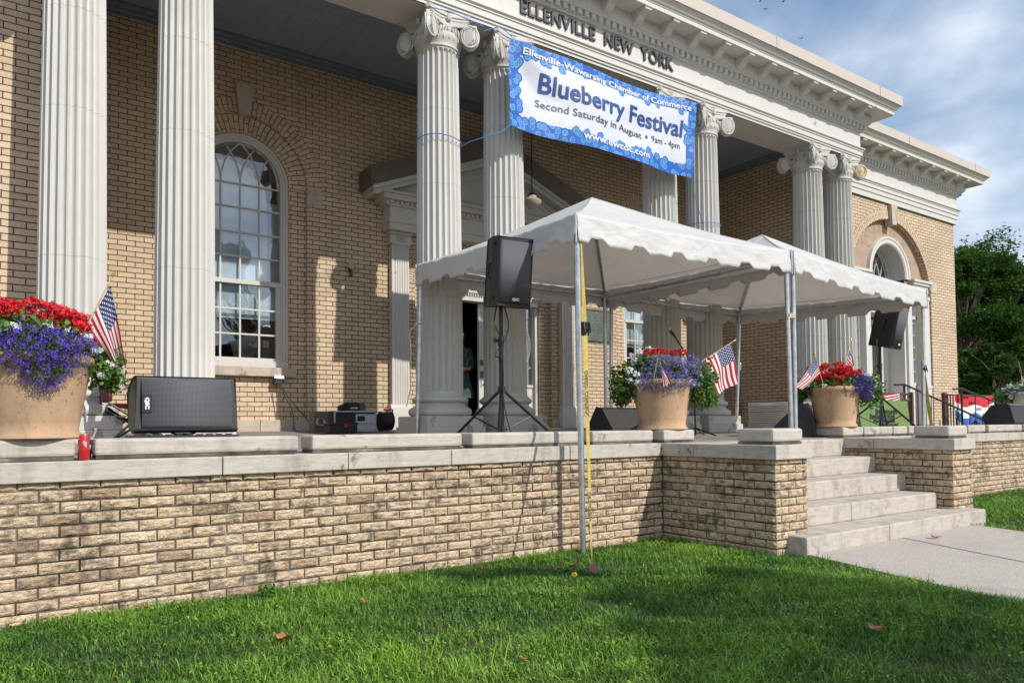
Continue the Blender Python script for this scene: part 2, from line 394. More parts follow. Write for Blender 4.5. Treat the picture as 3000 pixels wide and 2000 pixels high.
# ================================================================= TERRACE
def noise3(P):
    from mathutils import noise
    return noise.noise(Vector(P))
def rock_wall(mb, axis, plane, a0, a1, z0, z1, phase, sgn=-1, zr=-.1964):
    """rock-faced bricks of a wall whose face looks along sgn*normal; axis 'x' runs along X (face looks -Y)"""
    h, w, j = .0677, .2032, .0055
    k0 = -3
    for row in range(-1, 40):
        zc = zr-(row-1)*h
        if zc-h/2 < z0 or zc-h/2 > z1: continue
        zt = min(zc+h/2-j, z1); zb = zc-h/2+j
        off = phase+(0 if row % 2 else w/2)
        n0 = math.floor((a0-off)/w)-1
        for k in range(n0, n0+int((a1-a0)/w)+4):
            b0 = off+k*w+j; b1 = b0+w-2*j; b0 = max(b0, a0); b1 = min(b1, a1)
            if b1-b0 < .03: continue
            jt = lambda: random.uniform(-.0018, .0018)
            b0 += jt(); b1 += jt(); t = zt+jt(); bo = zb+jt()
            nu = max(3, int((b1-b0)/.016)); nv = 5
            dep = random.uniform(0, .004); P = []; rr = random.random()
            for i in range(nu+1):
                col_ = []
                for q in range(nv+1):
                    u = b0+(b1-b0)*i/nu; z = bo+(t-bo)*q/nv
                    e = 0 if i in (0, nu) or q in (0, nv) else 1
                    d = dep*e + e*(.006+.009*noise3((u*22, plane*9, z*70)))
                    d = max(d, 0)
                    a = plane+sgn*d
                    col_.append((u, a, z) if axis == 'x' else (a, u, z))
                P.append(col_)
            st = len(mb.f); mb.grid(P)
            # sides back into the mortar
            q = plane-sgn*.012
            ring = [(b0, bo), (b1, bo), (b1, t), (b0, t)]
            fr = [(u, plane, z) if axis == 'x' else (plane, u, z) for u, z in ring]; bk = [(u, q, z) if axis == 'x' else (q, u, z) for u, z in ring]
            mb.add(fr+bk, [(i, (i+1) % 4, 4+(i+1) % 4, 4+i) for i in range(4)])
            mb.r.extend([rr]*(len(mb.f)-st))
FY = 4.861; PY = 3.64; LX0, LX1 = 5.184, 5.618; RX0, RX1 = 8.20, 8.62
tw = thing('terrace_wall', 'tan rock-faced brick terrace wall under pale stone coping, left of the steps', 'wall', (2.5, FY, GZ))
mb = MB(); mb.r = []
rock_wall(mb, 'x', FY, -2.6, LX0, GZ-.05, -.118, .1929)
obj('brick_face', mb, 'rock_brick', tw, wld=True)
mb = MB().box(-2.6, LX0+.01, FY+.007, FY+.25, GZ-.1, -.119); obj('mortar', mb, 'mortar', tw, wld=True)
def coping(par, x0, x1, joints, y0=4.826, y1=5.25):
    xs = [x0]+joints+[x1]
    for a, e in zip(xs[:-1], xs[1:]):
        obj('coping_stone', MB().box(a+.003, e-.003, y0+random.uniform(-.004, .004), y1, -.118, random.uniform(-.003, .003)), 'limestone', par, bevel=.006, wld=True)
coping(tw, -2.6, LX0-.04, [-1.3, -.1, 1.174, 2.019, 2.854, 4.028])
def block(par, x0, x1, y0, y1, z0=.0, z1=.122, name='coping_block', hexy=False):
    m = MB()
    m.box(x0, x1, y0, y1, z0+.022, z1)
    obj(name, m, 'limestone', par, bevel=.018, wld=True)
    obj('mortar_bed', MB().box(x0+.01, x1-.01, y0+.012, y1-.01, z0+.001, z0+.0225), 'mortar', par, wld=True)
for a, e in ((-1.9, -.30), (-.27, .372), (.466, 1.685), (1.777, 2.985), (3.075, 4.20), (4.33, 5.09)):
    block(tw, a, e, 4.88, 5.12)
block(tw, 5.19, 5.62, 4.84, 5.30)
tr = thing('terrace_wall', 'tan rock-faced brick terrace wall right of the steps, beyond the right pier', 'wall', (14, FY, GZ))
mb = MB(); mb.r = []
rock_wall(mb, 'x', FY, RX1, 19.5, GZ-.05, -.118, .1929)
obj('brick_face', mb, 'rock_brick', tr, wld=True)
obj('mortar', MB().box(RX1, 24, FY+.007, FY+.25, GZ-.1, -.119), 'mortar', tr, wld=True)
coping(tr, RX1+.05, 24, [9.9, 11.2, 12.7, 13.9, 15.2, 16.5, 17.8, 19.1, 21])
for a, e in ((8.75, 9.42), (9.44, 10.05), (10.12, 11.42), (11.50, 12.05), (12.15, 13.33), (13.42, 14.75), (14.83, 16.2), (16.3, 17.6), (17.7, 19.)):
    block(tr, a, e, 4.88, 5.12)
block(tr, 8.22, 8.66, 4.84, 5.30)
# ---- steps with cheek walls
st = thing('entrance_steps', 'five pale stone steps between two brick cheek walls, up from the walkway', 'steps', (6.91, 3.45, GZ))
def stepbox(x0, x1, y0, y1, z0, z1, joint):
    for a, e in ((x0, joint), (joint, x1)):
        obj('step', MB().box(a+.002, e-.002, y0, y1, z0, z1), 'step_stone', st, bevel=.014, wld=True)
stepbox(5.316, 8.49, 3.458, 4.1, GZ-.06, -.734, 6.58)
for i, (yf, z1, z0, jt) in enumerate(((3.795, -.567, -.735, 6.55), (4.119, -.386, -.568, 6.05), (4.448, -.207, -.387, 5.93), (4.80, -.012, -.208, 7.1))):
    stepbox(LX1+.004, RX0-.004, yf, yf+.5 if i < 3 else 5.3, z0, z1, jt)
def cheek(x0, x1, lab, bx):
    t = thing('cheek_wall', lab, 'wall', ((x0+x1)/2, PY, GZ), group=None)
    mb = MB(); mb.r = []
    rock_wall(mb, 'x', PY, x0, x1, GZ-.05, -.118, x0+.07)
    rock_wall(mb, 'y', x0, PY, FY, GZ-.05, -.118, FY-.2042-.2032*10)
    rock_wall(mb, 'y', x1, PY, FY, GZ-.05, -.118, FY-.2042-.2032*10, sgn=1)
    obj('brick_face', mb, 'rock_brick', t, wld=True)
    obj('mortar', MB().box(x0+.008, x1-.008, PY+.008, FY+.2, GZ-.1, -.119), 'mortar', t, wld=True)
    for a, e in ((3.60, 4.45), (4.453, 5.3)):
        obj('coping_stone', MB().box(x0-.042, x1+.014, a, e, -.118, -.001), 'limestone', t, bevel=.006, wld=True)
    m = MB(); zc = .133; x2, x3 = bx
    m.box(x2, x3, 3.68, 4.05, .022, zc)
    obj('cap_block', m, 'limestone', t, bevel=.024, wld=True)
    obj('mortar_bed', MB().box(x2+.012, x3-.012, 3.69, 4.04, 0, .0225), 'mortar', t, wld=True)
cheek(LX0, LX1, 'brick cheek wall on the left side of the steps, carrying the twin tent poles', (5.225, 5.64))
cheek(RX0, RX1, 'brick cheek wall on the right side of the steps, with a low cap block', (8.23, 8.66))
# ---- terrace floor
mb = MB(); mb.add([(-6, 5.0, -.002), (24, 5.0, -.002), (24, 10.6, .136), (-6, 10.6, .136), (-6, 5.0, -.5), (24, 5., -.5), (24, 10.6, -.5), (-6, 10.6, -.5)], [(0, 1, 2, 3), (4, 5, 1, 0), (5, 6, 2, 1)])
tag(obj('terrace_floor', mb, 'floor_slate'), kind='structure')
mb = MB(); mb.r = []
# ================================================================= BUILDING
BX = 6.733
bd = thing('building', 'tan brick civic building with white columned portico and bracketed cornice', 'building', (BX, 9, 0))
def arch_pts(cx, hw, cz, rise, n=32, z0=None):
    p = [(cx+hw*math.cos(math.pi*i/n), cz+rise*math.sin(math.pi*i/n)) for i in range(n+1)]
    if z0 is not None: p = [(cx+hw, z0)]+p+[(cx-hw, z0)]
    return p
def wall_face(mb, outer, holes, y):
    loops = [[Vector((x, z, 0)) for x, z in outer]]+[[Vector((x, z, 0)) for x, z in h] for h in holes]
    tr_ = tessellate_polygon(loops); flat = [p for l in loops for p in l]
    vs = [(p.x, y, p.y) for p in flat]; fs = []
    for t in tr_:
        a, b_, c_ = [Vector(vs[k]) for k in t]
        nrm = (b_-a).cross(c_-a)
        fs.append(tuple(t) if nrm.y < 0 else tuple(reversed(t)))
    mb.add(vs, fs)
def reveal(mb, pts, y0, y1, close=False):
    n = len(pts); v = [(x, y0, z) for x, z in pts]+[(x, y1, z) for x, z in pts]
    mb.add(v, [(i, i+1, n+i+1, n+i) for i in range(n-1)]+([(n-1, 0, n, 2*n-1)] if close else []))
def annulus(mb, cx, cz, r0, r1, y, e=1., n=40, a0=0, a1=math.pi):
    vs = []; fs = []; uv = []
    for i in range(n+1):
        a = a0+(a1-a0)*i/n
        for r in (r0, r1): vs.append((cx+r*math.cos(a), y, cz+(r*e if e == 1 else (r-r0)+r0*e)*math.sin(a)))
    rm = (r0+r1)/2
    for i in range(n):
        fs.append((2*i, 2*i+2, 2*i+3, 2*i+1)); t = lambda q: (a0+(a1-a0)*q/n)*rm
        uv.append([(r0, t(i)), (r0, t(i+1)), (r1, t(i+1)), (r1, t(i))])
    mb.add(vs, fs, uv)
FW = 10.3
WC = (2.77, 10.69); DC = 6.82
mb = MB()
wall_face(mb, [(.55, .05), (12.9, .05), (12.9, 5.75), (.55, 5.75)],
          [arch_pts(x, .91, 3.63, .91, z0=.10) for x in WC]+[arch_pts(DC, 1.38, 2.45, .72, z0=.10)], FW)
for x in WC: reveal(mb, arch_pts(x, .91, 3.63, .91, z0=.1), FW, FW+.07)
reveal(mb, arch_pts(DC, 1.38, 2.45, .72, z0=.1), FW, FW+.12)
for x in WC:      # recessed second layer round each window
    y = FW+.06
    mb.add([(x-.92, y, .1), (x-.66, y, .1), (x-.66, y, 3.63), (x-.92, y, 3.63)], [(0, 1, 2, 3)])
    mb.add([(x+.66, y, .1), (x+.92, y, .1), (x+.92, y, 3.63), (x+.66, y, 3.63)], [(0, 1, 2, 3)])
    mb.add([(x-.66, y, .1), (x+.66, y, .1), (x+.66, y, 1.03), (x-.66, y, 1.03)], [(0, 1, 2, 3)])
    annulus(mb, x, 3.63, .66, .92, y); annulus(mb, x, 3.63, .93, 1.12, FW-.004)
    reveal(mb, arch_pts(x, .66, 3.63, .66, z0=1.0), y, y+.12)
y = FW+.115
for sg in (-1, 1):
    a, e = sorted((DC+sg*1.39, DC+sg*1.19)); mb.add([(a, y, .1), (e, y, .1), (e, y, 2.45), (a, y, 2.45)], [(0, 1, 2, 3)])
annulus(mb, DC, 2.45, 1.19, 1.40, y, e=.44); annulus(mb, DC, 2.45, 1.38, 1.58, FW-.004, e=.52)
reveal(mb, arch_pts(DC, 1.19, 2.45, .52, z0=.1), y, y+.2)
obj('facade_wall', mb, 'facade_brick', bd, wld=True)
# return walls of the porch
mb = MB().add([(12.85, 8.3, .02), (12.85, FW, .02), (12.85, FW, 5.7), (12.85, 8.3, 5.7)], [(0, 1, 2, 3)]); obj('return_wall', mb, 'facade_brick', bd, wld=True)
mb = MB().add([(.62, 8.3, .02), (.62, FW, .02), (.62, FW, 5.7), (.62, 8.3, 5.7)], [(3, 2, 1, 0)]); obj('return_wall', mb, 'facade_brick', bd, wld=True)
# wing walls
def wing(x0, x1, ac, right=True):
    mb = MB(); wall_face(mb, [(x0, -.95), (x1, -.95), (x1, 5.05), (x0, 5.05)], [arch_pts(ac, 1.72, 2.9, 1.72, 40, z0=.06)], 8.3)
    reveal(mb, arch_pts(ac, 1.72, 2.9, 1.72, 40, z0=.06), 8.3, 8.44); annulus(mb, ac, 2.9, 1.72, 1.95, 8.296, n=48)
    xe = x1 if right else x0
    mb.add([(xe, 8.3, -.95), (xe, 22, -.95), (xe, 22, 5.05), (xe, 8.3, 5.05)], [(0, 1, 2, 3) if right else (3, 2, 1, 0)])
    obj('wing_wall', mb, 'facade_brick', bd, wld=True)
    # keystone and imposts
    obj('keystone', MB().prism([(ac-.06, 4.50), (ac+.10, 4.50), (ac+.15, 4.93), (ac-.11, 4.93)], 'y', 8.22, 8.4), 'impost_stone', bd, bevel=.006, wld=True)
    for sg in (-1, 1):
        a, e = sorted((ac+sg*1.715, ac+sg*1.985)); obj('impost', MB().box(a, e, 8.285, 8.43, 3.17, 3.44), 'impost_stone', bd, wld=True)
    # stucco tympanum with arched opening
    fc, fr, fz = ac+.05, .70, 3.40
    mb = MB(); wall_face(mb, arch_pts(ac, 1.73, 2.9, 1.73, 40, z0=3.2), [arch_pts(fc, fr, fz, fr, 32, z0=3.25)], 8.42)
    obj('tympanum', mb, 'stucco', bd, wld=True)
    # moulded arch round the fanlight
    mb = MB()
    prof = [(fr, .33), (fr, -.03), (fr+.03, -.055), (fr+.10, -.055), (fr+.12, -.07), (fr+.165, -.07), (fr+.175, 0)]
    n = 32; P = [[(fc+r*math.cos(math.pi*i/n), 8.42+d, fz+r*math.sin(math.pi*i/n)) for r, d in prof] for i in range(n+1)]
    mb.grid(P); o = obj('fanlight_arch', mb, 'white_paint', bd, smooth=True, wld=True)
    mb = MB(); wall_face(mb, arch_pts(fc, fr+.01, fz, fr+.01, 24, z0=3.2), [], 8.76)
    obj('pane', mb, 'window_glass', o, wld=True)
    mb = MB(); wall_face(mb, arch_pts(fc, fr+.01, fz, fr+.01, 24, z0=3.2), [], 9.0); obj('interior', mb, 'fan_back', o, wld=True)
    mb = MB()
    def bar(pts, r=.012): mb.tube([(x, 8.75, z) for x, z in pts], r, 6)
    bar(arch_pts(fc, fr-.03, fz, fr-.03, 24), .03); None
    for q in range(-2, 3):
        x0_ = fc+q*.28
        for sg in (-1, 1):
            pts = []
            for i in range(14):
                a = i/13*1.25; xx = x0_+sg*.95*(1-math.cos(a)); zz = 3.28+.95*math.sin(a)
                if (xx-fc)**2+max(0, zz-fz)**2 < (fr-.02)**2: pts.append((xx, zz))
            if len(pts) > 1: bar(pts)
    bar([(fc-fr, 3.30), (fc+fr, 3.30)], .02)
    obj('tracery', mb, 'white_paint', o, wld=True)
    # surround: entablature band, pilasters, pedestals, recessed doors and sidelights
    mb = MB()
    for a, e in ((ac-1.79, fc-.88), (fc+.88, ac+1.79)):
        mb.box(a, e, 8.27, 8.46, 3.36, 3.42); mb.box(a+.02, e-.0, 8.30, 8.46, 3.30, 3.36); mb.box(a+.05, e, 8.335, 8.46, 3.16, 3.30)
    mb.box(ac-1.71, fc-.69, 8.36, 8.46, 3.08, 3.16); mb.box(fc+.69, ac+1.71, 8.36, 8.46, 3.08, 3.16)
    obj('door_entablature', mb, 'white_paint', bd, bevel=.008, wld=True)
    for sg in (-1, 1):
        for (o0, o1, pr) in ((1.44, 1.70, 8.33), (.78, .98, 8.37)):
            a, e = sorted((ac+sg*o0, ac+sg*o1)); mb = MB()
            mb.box(a, e, pr, 8.8, 1.02, 2.98); mb.box(a-.015, e+.015, pr-.015, 8.8, 2.98, 3.07); mb.box(a-.02, e+.02, pr-.02, 8.8, .94, 1.02); mb.box(a-.01, e+.01, pr-.01, 8.8, .10, .94)
            obj('door_pilaster', mb, 'white_paint', bd, bevel=.008, wld=True)
        a, e = sorted((ac+sg*.98, ac+sg*1.44)); mb = MB()
        mb.box(a, e, 8.55, 8.6, .1, 1.05); mb.box(a, e, 8.52, 8.6, 1.02, 1.08); mb.box(a, a+.05, 8.5, 8.6, 1.05, 3.1); mb.box(e-.05, e, 8.5, 8.6, 1.05, 3.1); mb.box(a, e, 8.5, 8.6, 2.55, 2.62)
        for q in range(1, 6): mb.box(a, e, 8.53, 8.56, 1.05+q*.28, 1.068+q*.28)
        mb.box((a+e)/2-.008, (a+e)/2+.008, 8.53, 8.56, 1.05, 3.1)
        o = obj('sidelight', mb, 'white_paint', bd, wld=True)
        obj('pane', MB().box(a, e, 8.565, 8.57, 1.05, 3.1), 'window_glass', o, wld=True); obj('blind', MB().box(a, e, 8.60, 8.62, 1.05, 3.1), 'blind', o, wld=True)
    mb = MB(); mb.box(ac-.78, ac-.70, 8.42, 9.0, .1, 3.1); mb.box(ac+.70, ac+.78, 8.42, 9.0, .1, 3.1); mb.box(ac-.78, ac+.78, 8.42, 9.0, 2.55, 3.1); mb.box(ac-.78, ac+.78, 9.0, 9.1, .1, 3.2)
    mb.box(ac-.70, ac-.60, 8.78, 9.0, .1, 2.55); mb.box(ac+.60, ac+.70, 8.78, 9.0, .1, 2.55)
    obj('door_frame', mb, 'white_paint', bd, wld=True)
    mb = MB()
    for sg in (-1, 1):
        a, e = sorted((ac+sg*.004, ac+sg*.60)); mb.box(a, a+.10, 8.84, 8.9, .12, 2.5); mb.box(e-.10, e, 8.84, 8.9, .12, 2.5)
        mb.box(a+.10, e-.10, 8.84, 8.9, 2.38, 2.5); mb.box(a+.10, e-.10, 8.84, 8.9, 1.1, 1.22); mb.box(a+.10, e-.10, 8.86, 8.9, .12, 1.1)
        for zz in (.3, .7): mb.box(a+.15, e-.15, 8.845, 8.865, zz, zz+.28)
    o = obj('door', mb, 'white_paint', bd, bevel=.005, wld=True)
    obj('pane', MB().box(ac-.55, ac+.55, 8.87, 8.875, 1.2, 2.4), 'window_glass', o, wld=True)
    obj('interior', MB().box(ac-.58, ac+.58, 8.93, 8.95, 1.1, 2.45), 'dark_room', o, wld=True)
simple('fan_back', (.20, .29, .42), .8); simple('blind', (.42, .50, .54), .8, var=.05)
wing(12.852, 19.08, 16.15); wing(13.466-19.08, .618, 13.466-16.15, False)
# base course
def bc(*a): obj('base_stone', MB().box(*a), 'impost_stone', bd, bevel=.006, wld=True)
xs = [.62, 1.5, 2.25, 3.0, 3.47, 4.3, 5.44]
for a, e in list(zip(xs[:-1], xs[1:]))+[(8.2, 9.2), (9.2, 10.2), (10.2, 11.2), (11.2, 12.), (12., 12.85)]: bc(a+.003, e-.003, FW-.03, FW+.1, .05, .288)
for y0, y1 in ((8.3, 9.), (9., 9.7), (9.7, 10.27)): bc(12.82, 12.9, y0+.003, y1-.003, .02, .272)
for a, e in ((12.83, 14.2), (18.1, 19.11)): bc(a, e, 8.27, 8.4, -.02, .23)
# ---- arched windows
def window(x):
    y = FW+.14; fr = .66; cz = 3.63
    # frame swept round jambs and arch
    path = [(x+fr, 1.03)]+[(x+fr*math.cos(math.pi*i/36), cz+fr*math.sin(math.pi*i/36)) for i in range(37)]+[(x-fr, 1.03)]
    prof = [(0, -.05), (.035, -.05), (.04, -.03), (.07, -.03), (.075, -.012), (.10, -.012), (.105, .03), (.14, .03)]
    P = []
    for i, (px, pz) in enumerate(path):
        if i == 0 or i == len(path)-1: dx, dz = (-1 if i == 0 else 1), 0
        else: a = math.pi*(i-1)/36; dx, dz = -math.cos(a), -math.sin(a)
        P.append([(px+dx*o_, y+d_, pz+dz*o_) for o_, d_ in prof])
    mb = MB().grid(P); mb.box(x-fr, x+fr, y-.055, y+.05, 1.015, 1.11)
    mb.box(x-fr+.1, x+fr-.1, y-.02, y+.04, 2.19, 2.25); mb.box(x-fr+.1, x+fr-.1, y-.01, y+.04, 1.11, 1.16)
    for sg in (-1, 1): a, e = sorted((x+sg*.50, x+sg*.56)); mb.box(a, e, y+.005, y+.05, 1.11, 2.2)
    for a in (-.265, 0, .265):
        mb.box(x+a-.011, x+a+.011, y+.015, y+.04, 2.25, cz-.02); mb.box(x+a-.012, x+a+.012, y+.01, y+.04, 1.15, 2.2)
    for z in (1.49, 1.84): mb.box(x-.53, x+.53, y+.008, y+.038, z-.012, z+.012)
    for z in (2.58, 2.92, 3.27, 3.60): mb.box(x-.55, x+.55, y+.012, y+.042, z-.011, z+.011)
    for q in (-.53, -.265, 0, .265, .53):
        for sg in (-1, 1):
            pts = []
            for i in range(20):
                a = i/19*1.35; rr = .78; xx = x+q+sg*rr*(1-math.cos(a)); zz = 3.60+rr*math.sin(a)
                if (xx-x)**2+max(0, zz-cz)**2 < .56**2: pts.append((xx, y+.027, zz))
            if len(pts) > 1: mb.tube(pts, .011, 6)
    fo = obj('window', mb, 'white_paint', bd, smooth=True, wld=True)
    m2 = MB(); wall_face(m2, arch_pts(x, .56, cz, .56, 28, z0=1.13), [], y+.03); obj('pane', m2, 'window_glass', fo, wld=True)
    # torn paper sheet behind the glass, its colour imitating reflected sky; lower shade
    top = [(x-.56, 3.55)]
    m3 = MB(); pts = [(x-.56, 2.2), (x+.40, 2.2), (x+.40, 3.35), (x+.36, 3.62), (x+.30, 3.70), (x+.22, 3.72), (x+.20, 3.86), (x+.05, 3.88), (x-.02, 3.92), (x-.12, 3.95), (x-.16, 4.02), (x-.2, 3.93), (x-.45, 3.9), (x-.50, 3.75)]
    wall_face(m3, pts, [], y+.09); obj('sky_sheen_sheet', m3, 'sky_sheen_paper', fo, wld=True)
    m3 = MB(); wall_face(m3, [(x-.56, 1.72), (x+.56, 1.72), (x+.56, 3.42), (x-.56, 3.42)], [], y+.12); obj('roller_shade', m3, 'blind', fo, wld=True)
    obj('sill', MB().box(x-.80, x+.74, FW-.045, FW+.16, .895, 1.02), 'impost_stone', fo, bevel=.006, wld=True)
    obj('keystone', MB().prism([(x-.075, 4.52), (x+.075, 4.52), (x+.125, 4.93), (x-.125, 4.93)], 'y', FW-.06, FW+.06), 'impost_stone', bd, bevel=.005, wld=True)
    for sg in (-1, 1): a, e = sorted((x+sg*.908, x+sg*1.13)); obj('impost', MB().box(a, e, FW-.012, FW+.05, 3.42, 3.68), 'impost_stone', bd, wld=True)
simple('sky_sheen_paper', (.64, .73, .84), .8, var=.12, scale=3)  # bluish white stands in for cloud reflected in the upper panes
for x in WC: window(x)
# ---- porch ceiling, cove mouldings
def tin():
    b = NB('tin_ceiling'); uv = b.coord('UV')
    t = b.n('ShaderNodeTexBrick'); t.offset = 0; t.inputs['Scale'].default_value = 1; t.inputs['Brick Width'].default_value = .31; t.inputs['Row Height'].default_value = .31
    t.inputs['Mortar Size'].default_value = .022; t.inputs['Mortar Smooth'].default_value = .5; b.L.new(uv, t.inputs['Vector'])
    t2 = b.n('ShaderNodeTexBrick'); t2.offset = 0; t2.inputs['Scale'].default_value = 1; t2.inputs['Brick Width'].default_value = .31; t2.inputs['Row Height'].default_value = .155
    t2.inputs['Mortar Size'].default_value = .012; b.L.new(uv, t2.inputs['Vector'])
    h = b.math('ADD', t.outputs['Fac'], b.math('MULTIPLY', t2.outputs['Fac'], .5))
    MAT['tin_ceiling'] = b.fin((.25, .31, .37), .45, 0, b.bump(h, .6, .012))
tin()
mb = MB().add([(.6, 7.9, 5.58), (12.9, 7.9, 5.58), (12.9, FW+.1, 5.58), (.6, FW+.1, 5.58)], [(3, 2, 1, 0)]); obj('porch_ceiling', mb, 'tin_ceiling', bd, wld=True)
cove = [(0, 0), (-.03, 0), (-.03, .03), (-.06, .05), (-.06, .075), (-.10, .10), (-.13, .10), (-.13, .125), (0, .125)]
mb = MB(); mb.prism([(FW+d, 5.455+z) for d, z in cove], 'x', .6, 12.85)
mb.prism([(12.85+d, 5.455+z) for d, z in cove], 'y', 7.96, FW-.0)
mb.prism([(7.96-d, 5.455+z) for d, z in cove], 'x', .6, 12.85)
obj('cove_moulding', mb, 'slate_paint', bd, smooth=True, wld=True)
# ---- entablatures
def mould(mb, XL, XR, Yf, Yb, prof):
    P = [[(XL-o, Yb, z) for o, z in prof], [(XL-o, Yf-o, z) for o, z in prof], [(XR+o, Yf-o, z) for o, z in prof], [(XR+o, Yb, z) for o, z in prof]]
    # split every run so smoothing stays crisp at the mitres
    for i in range(3): mb.grid([P[i], P[i+1]])
def entab(XL, XR, Yf, Yb, z0, soffit, first_bracket, skipL=False, skipR=False):
    A = z0
    pr = [(-.02, A), (0, A), (0, A+(5.165-A)*.55), (.018, A+(5.165-A)*.55), (.018, 5.165), (.036, 5.165), (.036, 5.235), (.05, 5.245), (.05, 5.26), (.075, 5.28), (.075, 5.30), (.01, 5.305)]
    mb = MB(); mould(mb, XL, XR, Yf, Yb, pr)
    if soffit: mb.box(XL+.0, XR-.0, Yf+.001, Yf+.59, A, 5.6)
    obj('architrave', mb, 'white_paint', bd, wld=True)
    mb = MB(); mould(mb, XL, XR, Yf, Yb, [(.01, 5.30), (.01, 5.615)]); obj('frieze', mb, 'frieze_paint', bd, wld=True)
    mb = MB(); mould(mb, XL, XR, Yf, Yb, [(.01, 5.605), (.05, 5.612), (.05, 5.635), (.062, 5.64), (.062, 5.715), (.115, 5.717), (.12, 5.735), (.15, 5.76), (.155, 5.775), (.155, 5.90)])
    d = .125; n = int((XR-XL+.16)/d)
    for i in range(n): 
        a = XR+.07-d*i-.07; mb.box(a, a+.068, Yf-.106, Yf-.05, 5.642, 5.716)
    for sgx, X in ((1, XR), (-1, XL)):
        for i in range(1, int((Yb-Yf)/d)): y_ = Yf+d*i; a, e = sorted((X+sgx*.05, X+sgx*.106)); mb.box(a, e, y_, y_+.068, 5.642, 5.716)
    obj('dentil_course', mb, 'white_paint', bd, wld=True)
    cy = [(.155, 5.90), (.43, 5.90), (.43, 5.893), (.437, 5.893), (.437, 5.955), (.447, 5.957), (.447, 5.972)]
    for i in range(9): t = i/8; cy.append((.447+.085*t, 5.972+.075*(t-.13*math.sin(2*math.pi*t))))
    mb = MB(); mould(mb, XL, XR, Yf, Yb, cy); obj('cornice', mb, 'white_paint', bd, smooth=True, ang=50, wld=True)
    mb = MB(); mould(mb, XL, XR, Yf, Yb, [(.53, 6.05), (.545, 6.05), (.545, 6.232), (-.3, 6.25)]); 
    obj('fascia', mb, 'metal_fascia', bd, wld=True)
    # thin upright seams in the metal
    x = XR-.25; mb = MB()
    while x > XL: mb.box(x, x+.008, Yf-.5475, Yf-.54, 6.05, 6.234); x -= 3.05
    obj('fascia_seam', mb, 'brown_flashing', bd, wld=True)
    # console brackets
    prof = [(.155, 5.888), (.42, 5.888), (.42, 5.86), (.40, 5.85), (.375, 5.838), (.35, 5.835), (.325, 5.84), (.30, 5.835), (.285, 5.815), (.27, 5.79), (.24, 5.768), (.20, 5.76), (.155, 5.758)]
    me = None; x = first_bracket
    def bracket(cx, cyy, rz):
        nonlocal me
        if me is None:
            m = MB(); m.prism([(-(p[0]), p[1]) for p in prof], 'x', -.062, .062)
            m.box(-.075, .075, -.43, -.155, 5.885, 5.899)
            o = obj('bracket', m, 'white_paint', bd, smooth=True, ang=40); me = o
        else:
            o = me.copy(); COL.objects.link(o)
        o.parent = bd; o.location = (cx-bd.location.x, cyy-bd.location.y, 0); o.rotation_euler = (0, 0, rz)
    while x > XL-.1: bracket(x, Yf, 0); x -= .564
    for k in range(1, int((Yb-Yf-.2)/.5)+1):
        if k*.5 < (Yb-Yf-.3): bracket(XR, Yf+.32+.5*(k-1), math.pi/2)
entab(.16, 13.29, 7.37, 8.3, 5.09, True, 12.93)
entab(13.0, 19.15, 8.25, 14, 4.95, False, 18.85)
entab(13.466-19.15, .46, 8.25, 14, 4.95, False, .2)
obj('roof', MB().box(.0, 13.5, 7.3, 22, 6.18, 6.24), 'metal_fascia', bd, wld=True)
obj('wing_roof', MB().box(13.0, 19.2, 8.2, 22, 6.16, 6.22), 'metal_fascia', bd, wld=True); obj('wing_roof', MB().box(-5.7, .4, 8.2, 22, 6.16, 6.22), 'metal_fascia', bd, wld=True)
# raised lettering
lt = text_mb('ELLENVILLE  NEW  YORK', .235, .012, 1, .004, 'CENTER', 1.06)
xs_ = [v[0] for v in lt.v]; k = 2.80/(max(xs_)-min(xs_)); mid = (max(xs_)+min(xs_))/2
lt.xf(lambda v: Vector((6.80+(v.x-mid)*k, 7.345-v.z, 5.402+v.y*1.06)))
simple('letter_dark', (.035, .035, .045), .5); obj('lettering', lt, 'letter_dark', bd, wld=True)
